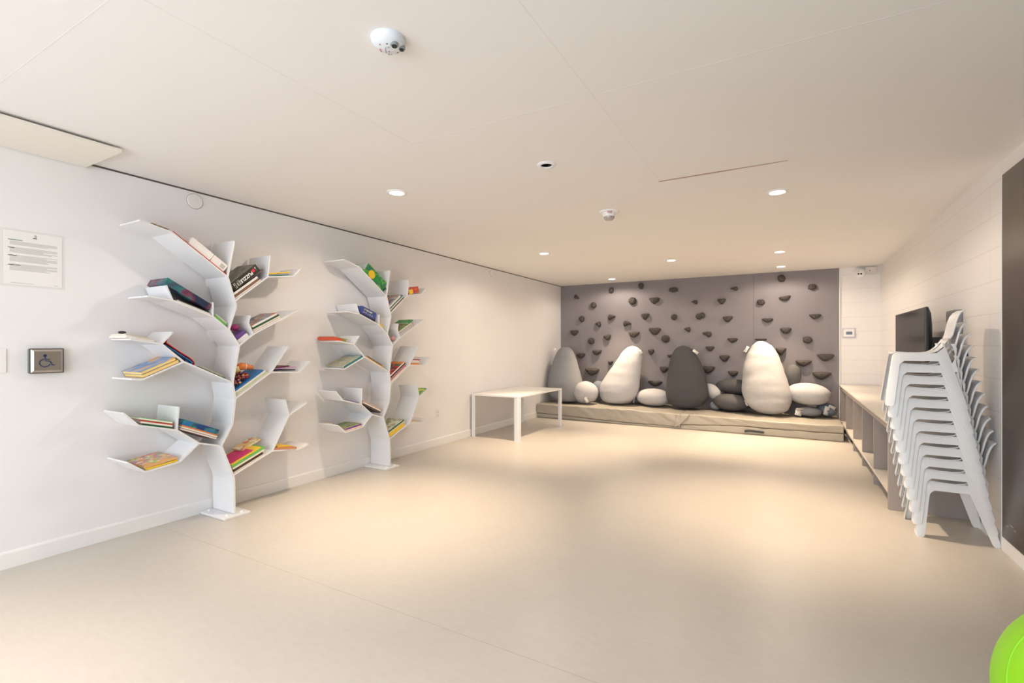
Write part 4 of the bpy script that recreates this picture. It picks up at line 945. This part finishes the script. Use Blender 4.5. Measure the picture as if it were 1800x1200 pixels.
for bi in range(8):
    row = sorted([p for p in pos if bands[bi+1] <= p[1] < bands[bi]])
    for j, (X_, Z_, w_, h_, kd, rt, i) in enumerate(row):
        lab = f"{look[kd]} dark grey climbing hold, {ordn[j]} from left in {rown[bi]}"
        root = empty('climbing_hold', (X_, YB, Z_), (0, -math.radians(rt), 0), label=lab, cat='climbing hold', group='climbing holds on the grey wall')
        me, (hx, hz) = PROTO[kd][i % 3]
        o = bpy.data.objects.new('body', me); COL.objects.link(o); o.parent = root
        dp = 0.035+0.35*min(w_, h_); flip = -1 if (kd == 'tri' and i % 4 == 1) else 1
        o.scale = (w_/2*flip, dp, h_/2)
        b = bpy.data.objects.new('bolt', bme); COL.objects.link(b); b.parent = root
        b.location = (hx*w_/2*flip, -dp*1.0, hz*h_/2)

# ------------------------------------------------------------------ shelf unit along the right wall
M_cab = mat('cabinet_taupe', srgb(158, 150, 146), 0.55, var=0.015); M_cabtop = mat('cabinet_top', (0.74, 0.69, 0.62), 0.35, var=0.01)
t = empty('shelf_unit', (0.92, 6.78, 0), label='long low taupe shelf unit along the right wall', cat='shelf unit')
def rel(o): o.matrix_parent_inverse = Matrix.Translation(-Vector(t.location)); return o
rel(boxo('worktop', 0.668, XR-0.002, 4.735, YB-0.004, 0.672, 0.692, M_cabtop, t, bevel=0.002))
rel(boxo('top_rail', 0.682, 0.70, 4.74, YB-0.004, 0.625, 0.672, M_cab, t))
rel(boxo('side_panel', 0.682, XR-0.004, 4.745, 4.785, 0.0, 0.672, M_cab, t, bevel=0.002))
for y in (5.56, 6.36, 7.18, 8.00, 8.79):
    bm = bmesh.new(); box(bm, 0.690, XR-0.004, y-0.018, y+0.018, 0.15, 0.672); box(bm, 0.690, 0.80, y-0.018, y+0.018, 0.0, 0.12); box(bm, 1.05, XR-0.03, y-0.018, y+0.018, 0.0, 0.12)
    rel(build('divider', bm, M_cab, t))
rel(boxo('bottom_shelf', 0.684, XR-0.004, 4.785, YB-0.006, 0.118, 0.148, M_cabtop, t))
for (y0, y1) in ((5.58, 6.34), (6.38, 7.16)):
    rel(boxo('middle_shelf', 0.86, XR-0.01, y0, y1, 0.41, 0.43, M_cabtop, t))
rel(boxo('back_panel', 0.98, 0.996, 5.58, 6.34, 0.15, 0.41, mat('panel_blue_grey', srgb(90, 95, 110), 0.5), t))

# ------------------------------------------------------------------ stack of children's chairs
def chair_leg(bm, levels, sgn, w=0.036, th=0.004, front=True):
    rings = []
    for z, xo, xi, yo in levels:   # xo: outer (front or rear) edge, xi: inner edge, yo: outer y
        s = 1 if front else -1
        x0, x1 = xo, xi
        r = 0.010
        pts = [(x1, yo), (x0+s*r, yo), (x0+s*r*0.3, yo-r*0.3), (x0, yo-r), (x0, yo-w), (x0+s*th, yo-w), (x0+s*th, yo-r), (x0+s*r, yo-th), (x1, yo-th)]
        rings.append([(px, sgn*py, z) for px, py in pts])
    loft(bm, rings)
def make_chair():
    r = empty('child_chair', (0, 0, 0), label='', cat='chair', group='stacked white plastic children\'s chairs')
    def yo(z): return 0.202-0.13*z
    for sgn in (-1, 1):
        bm = bmesh.new()
        L = []
        for z in (0.0, 0.006, 0.02, 0.10, 0.20, 0.27, 0.288, 0.300, 0.309, 0.340, 0.356, 0.364):
            xo = 0.0+0.130*z; xi = 0.050+0.118*z
            if z < 0.01: xo += 0.006*(1-z/0.01); xi -= 0.008*(1-z/0.01)
            if z > 0.27: xi = 0.0818+0.028*((z-0.27)/0.04)**2.2 if z < 0.31 else 0.11
            if z > 0.33: xo += 0.010*((z-0.33)/0.034)**2
            L.append((z, xo, xi, yo(z)-(0.004*((z-0.34)/0.024)**2 if z > 0.34 else 0)))
        chair_leg(bm, L, sgn, 0.042, 0.004, True); build('leg', bm, M_plast, r, smooth=True, angle=32)
        bm = bmesh.new(); L = []
        for z in (0.0, 0.006, 0.02, 0.10, 0.20, 0.28, 0.31, 0.355, 0.40, 0.43):
            xo = 0.433-0.26*z
            xi = 0.390-0.335*z
            if z < 0.01: xo -= 0.01*(1-z/0.01); xi += 0.008*(1-z/0.01)
            if z > 0.355: xi = 0.271+1.05*(z-0.355)*1.0
            if z > 0.35: xi = min(xi, xo-0.012)
            L.append((z, xo, xi, yo(z)-(0.25*(z-0.355) if z > 0.355 else 0)))
        chair_leg(bm, L, sgn, 0.036, 0.004, False); build('leg', bm, M_plast, r, smooth=True, angle=32)
        # strut joining the rear leg to the back, leaving a slot
        bm = bmesh.new(); rings = []
        for z, xa, xb in ((0.24, 0.352, 0.384), (0.285, 0.348, 0.376), (0.32, 0.366, 0.374), (0.36, 0.370, 0.378), (0.395, 0.366, 0.382), (0.425, 0.350, 0.372)):
            yy = yo(z)-(0.15*(z-0.33) if z > 0.33 else 0)
            rings.append([(xa, sgn*yy, z), (xb, sgn*(yy-0.002), z), (xb, sgn*(yy-0.012), z), (xa, sgn*(yy-0.006), z)])
        loft(bm, rings); build('back_strut', bm, M_plast, r, smooth=True, angle=32)
        # seat rail
        bm = bmesh.new(); rings = []
        for x in (0.085, 0.12, 0.2, 0.29):
            z0, z1 = 0.310, 0.364
            yb, yt = yo(z0), yo(z1)
            rings.append([(x, sgn*yb, z0), (x, sgn*(yt+0.002), z1-0.012), (x, sgn*(yt-0.004), z1-0.003), (x, sgn*(yt-0.014), z1), (x, sgn*(yt-0.02), z1-0.005), (x, sgn*(yb-0.006), z0)])
        loft(bm, rings); build('seat_rail', bm, M_plast, r, smooth=True, angle=32)
    # shell
    prof = [(0.048, 0.352, .146), (0.06, 0.360, .149), (0.10, 0.359, .150), (0.16, 0.354, .150), (0.22, 0.353, .150), (0.265, 0.360, .148), (0.298, 0.378, .142), (0.322, 0.402, .134), (0.340, 0.430, .124), (0.3555, 0.458, .112)]
    bm = bmesh.new(); nx = 14; g = []
    for (x, z, hw) in prof:
        g.append([bm.verts.new((x-0.010*(2*i/nx-1)**2*(1 if z > 0.37 else 0), hw*(2*i/nx-1), z+0.006*(2*i/nx-1)**2*(z < 0.37))) for i in range(nx+1)])
    for a in range(len(prof)-1):
        for i in range(nx):
            # slots either side of the lumbar strut
            if a in (6, 7) and i in (2, 3, 10, 11): continue
            bm.faces.new((g[a][i], g[a][i+1], g[a+1][i+1], g[a+1][i]))
    o = build('seat', bm, M_plast, r, smooth=True); md = o.modifiers.new('s', 'SOLIDIFY'); md.thickness = 0.005; md.offset = -1
    prof = [(0.356, 0.459, .112), (0.362, 0.470, .120), (0.369, 0.490, .128), (0.377, 0.530, .134), (0.386, 0.575, .135), (0.398, 0.612, .133), (0.413, 0.636, .126), (0.430, 0.648, .116), (0.434, 0.649, .110)]
    bm = bmesh.new(); g = []
    for (x, z, hw) in prof:
        g.append([bm.verts.new((x-0.006*(2*i/nx-1)**2, hw*(2*i/nx-1), z)) for i in range(nx+1)])
    for a in range(len(prof)-1):
        for i in range(nx): bm.faces.new((g[a][i], g[a][i+1], g[a+1][i+1], g[a+1][i]))
    o = build('backrest', bm, M_plast, r, smooth=True); md = o.modifiers.new('s', 'SOLIDIFY'); md.thickness = 0.009; md.offset = 0
    return r
ch0 = make_chair()
oc = ['lowest', 'second from the bottom', 'third from the bottom', 'fourth from the bottom', 'fifth from the bottom', 'sixth from the bottom', 'sixth from the top', 'fifth from the top', 'fourth from the top', 'third from the top', 'second from the top', 'topmost']
for i in range(12):
    c = ch0 if i == 0 else copy_tree(ch0)
    a = math.radians(0.28*i); c.rotation_euler = (0, 0, -a)
    c.location = (0.744-0.0147*i+0.197*math.sin(a)*-1+0.0, 4.385-0.0*i, 0.0787*i)
    c.location.x = 0.744-0.0147*i+0.197*math.sin(a)
    c['label'] = f"white plastic child's chair, {oc[i]} in the stack by the right wall"

# ------------------------------------------------------------------ television on the right wall
t = empty('television', (0.97, 5.55, 1.18), label='black flat television on the right wall above the shelf unit', cat='television')
XT = 0.94; y0, y1, z0, z1 = 4.93, 6.15, 0.89, 1.585
def relt(o): o.matrix_parent_inverse = Matrix.Translation(-Vector(t.location)); return o
bm = bmesh.new(); loft(bm, [[(x, y0+e, z0+e), (x, y1-e, z0+e), (x, y1-e, z1-e), (x, y0+e, z1-e)] for x, e in ((XT, 0.002), (XT+0.006, 0), (XT+0.020, 0.004), (XT+0.045, 0.05), (XT+0.07, 0.14), (XT+0.075, 0.2))])
relt(build('housing', bm, M_dark, t, smooth=True, angle=30))
relt(boxo('screen', XT-0.0015, XT+0.0005, y0+0.014, y1-0.014, z0+0.02, z1-0.014, mat('screen_glass', (0.012, 0.011, 0.011), 0.12, spec=0.35), t))
br = relt(boxo('wall_bracket', XT+0.07, XR-0.001, 5.35, 5.75, 1.05, 1.35, mat('bracket_grey', (0.10, 0.10, 0.105), 0.5), t, bevel=0.004))
# box behind the television with cables
bt = empty('wall_box', (XR, 5.12, 1.32), label='grey cable box on the right wall behind the television', cat='wall box')
boxo('cover', -0.05, 0.0, -0.12, 0.12, -0.22, 0.24, mat('box_mid_grey', (0.22, 0.22, 0.235), 0.5), bt, bevel=0.006)
for i in range(3):
    bm = bmesh.new(); tube(bm, [(-0.052, -0.08+0.02*k, 0.05-i*0.05-0.01*math.sin(k*0.8)) for k in range(9)], 0.004, 6); build('cable', bm, M_dark, bt, smooth=True)
bt2 = empty('spray_bottle', (1.02, 4.86, 0.93), label='blue container with two white stripes behind the top chair', cat='container')
bt2.location = (XR, 4.92, 1.18)
boxo('body', -0.085, -0.0, -0.05, 0.05, -0.12, 0.05, mat('container_blue', srgb(20, 70, 150), 0.35), bt2, bevel=0.012)
for dy in (-0.022, 0.018):
    bm = bmesh.new(); lathe(bm, [(0.0005, 0.05), (0.010, 0.05), (0.010, 0.145), (0.0005, 0.15)], 12, (-0.04, dy, 0)); build('white_tube', bm, M_plast, bt2, smooth=True, angle=40)
bt2.name = 'wipe_dispenser'

# ------------------------------------------------------------------ thermostat, corner camera
t = empty('thermostat', (0.797, YB+0.02, 1.466), label='white thermostat with a grey screen beside the climbing wall', cat='thermostat')
boxo('wall_plate', -0.088, 0.088, -0.006, 0, -0.075, 0.075, mat('plate_lilac', (0.62, 0.60, 0.66), 0.4), t, bevel=0.002)
boxo('housing', -0.068, 0.068, -0.028, -0.006, -0.058, 0.058, M_plast, t, bevel=0.006)
boxo('display', -0.036, 0.040, -0.0295, -0.028, -0.022, 0.022, mat('lcd_grey', srgb(110, 125, 145), 0.2), t)
t = empty('security_camera', (0.93, YB+0.02, 2.36), label='white turret security camera high on the back wall', cat='security camera')
bm = bmesh.new(); lathe(bm, [(0.075, 0.0), (0.075, -0.03), (0.066, -0.05), (0.0005, -0.052)], 32, axis='y'); build('mount', bm, M_ring, t, smooth=True, angle=40).location = (0, 0, 0.0)
bm = bmesh.new(); bmesh.ops.create_uvsphere(bm, u_segments=28, v_segments=16, radius=0.062); o = build('eyeball', bm, M_ring, t, smooth=True); o.location = (0, -0.075, -0.012)
for dx in (-0.016, 0.016):
    bm = bmesh.new(); lathe(bm, [(0.0005, -0.006), (0.012, -0.006), (0.012, 0.0), (0.0005, 0.0)], 14, axis='y'); q = build('lens', bm, M_lens, t); q.location = (dx-0.012, -0.132, -0.03)
bm = bmesh.new(); tube(bm, [(-0.03+0.006*k, -0.128, 0.002+0.008*math.sin(PI*k/8)) for k in range(9)], 0.003, 6); build('hood', bm, C('hood_grey', 120, 110, 95), t)
bm = bmesh.new(); box(bm, 0.06, 0.20, -0.04, 0, -0.03, 0.075); bx_ = build('junction_box', bm, mat('junction_cream', (0.70, 0.66, 0.60), 0.5), t, bevel=0.004)
bm = bmesh.new(); lathe(bm, [(0.0005, -0.044), (0.008, -0.044), (0.008, -0.04), (0.0005, -0.04)], 10, (0.12, 0, 0.02), 'y'); build('screw', bm, C('screw_mauve', 130, 100, 105), bx_)

# ------------------------------------------------------------------ chalkboard
t = empty('chalkboard', (XR-0.001, 2.2, 1.2), label='large dark chalkboard panel on the right wall nearest the camera', cat='chalkboard')
bm = bmesh.new(); box(bm, -0.016, 0, -2.7, 1.95, -1.11, 1.143); build('board', bm, mat('chalkboard_dark', srgb(72, 62, 56), 0.28, var=0.12, vscale=2.0, spec=0.5), t)
bm = bmesh.new(); box(bm, -0.018, 0, 1.95, 1.957, -1.11, 1.143); build('edge_trim', bm, M_trimw, t)
bm = bmesh.new(); random.seed(5)
for i in range(5): a = random.uniform(1.55, 1.9); z = -1.06+random.uniform(0, 0.06); tube(bm, [(-0.0165, a, z), (-0.0165, a-0.02, z+0.004), (-0.0165, a-0.035, z+0.001)], 0.0016, 5)
build('chalk_marks', bm, C('chalk', 170, 165, 160), t)

# ------------------------------------------------------------------ green ball
t = empty('play_ball', (0.81, 1.88, 0.30), label='large lime green ball on the floor at the lower right corner', cat='ball')
bm = bmesh.new(); bmesh.ops.create_uvsphere(bm, u_segments=64, v_segments=40, radius=0.30)
axis = Vector((-0.356, -0.826, 0.43)).normalized()
build('shell', bm, mat('lime_rubber', srgb(150, 225, 25), 0.45, var=0.02), t, smooth=True)
u = axis.cross(Vector((0, 0, 1))).normalized(); v_ = axis.cross(u)
bm = bmesh.new(); al = math.radians(55)
rings = []
for k in range(65):
    a = 2*PI*k/64; rad = u*math.cos(a)+v_*math.sin(a); c0 = axis*0.299*math.cos(al)+rad*0.299*math.sin(al)
    rings.append([c0+rad*0.0035*math.cos(q)+axis*0.0035*math.sin(q) for q in [2*PI*m/8 for m in range(8)]])
loft(bm, rings, caps=False); build('raised_ring', bm, mat('lime_rubber_dark', srgb(140, 216, 25), 0.5), t, smooth=True)
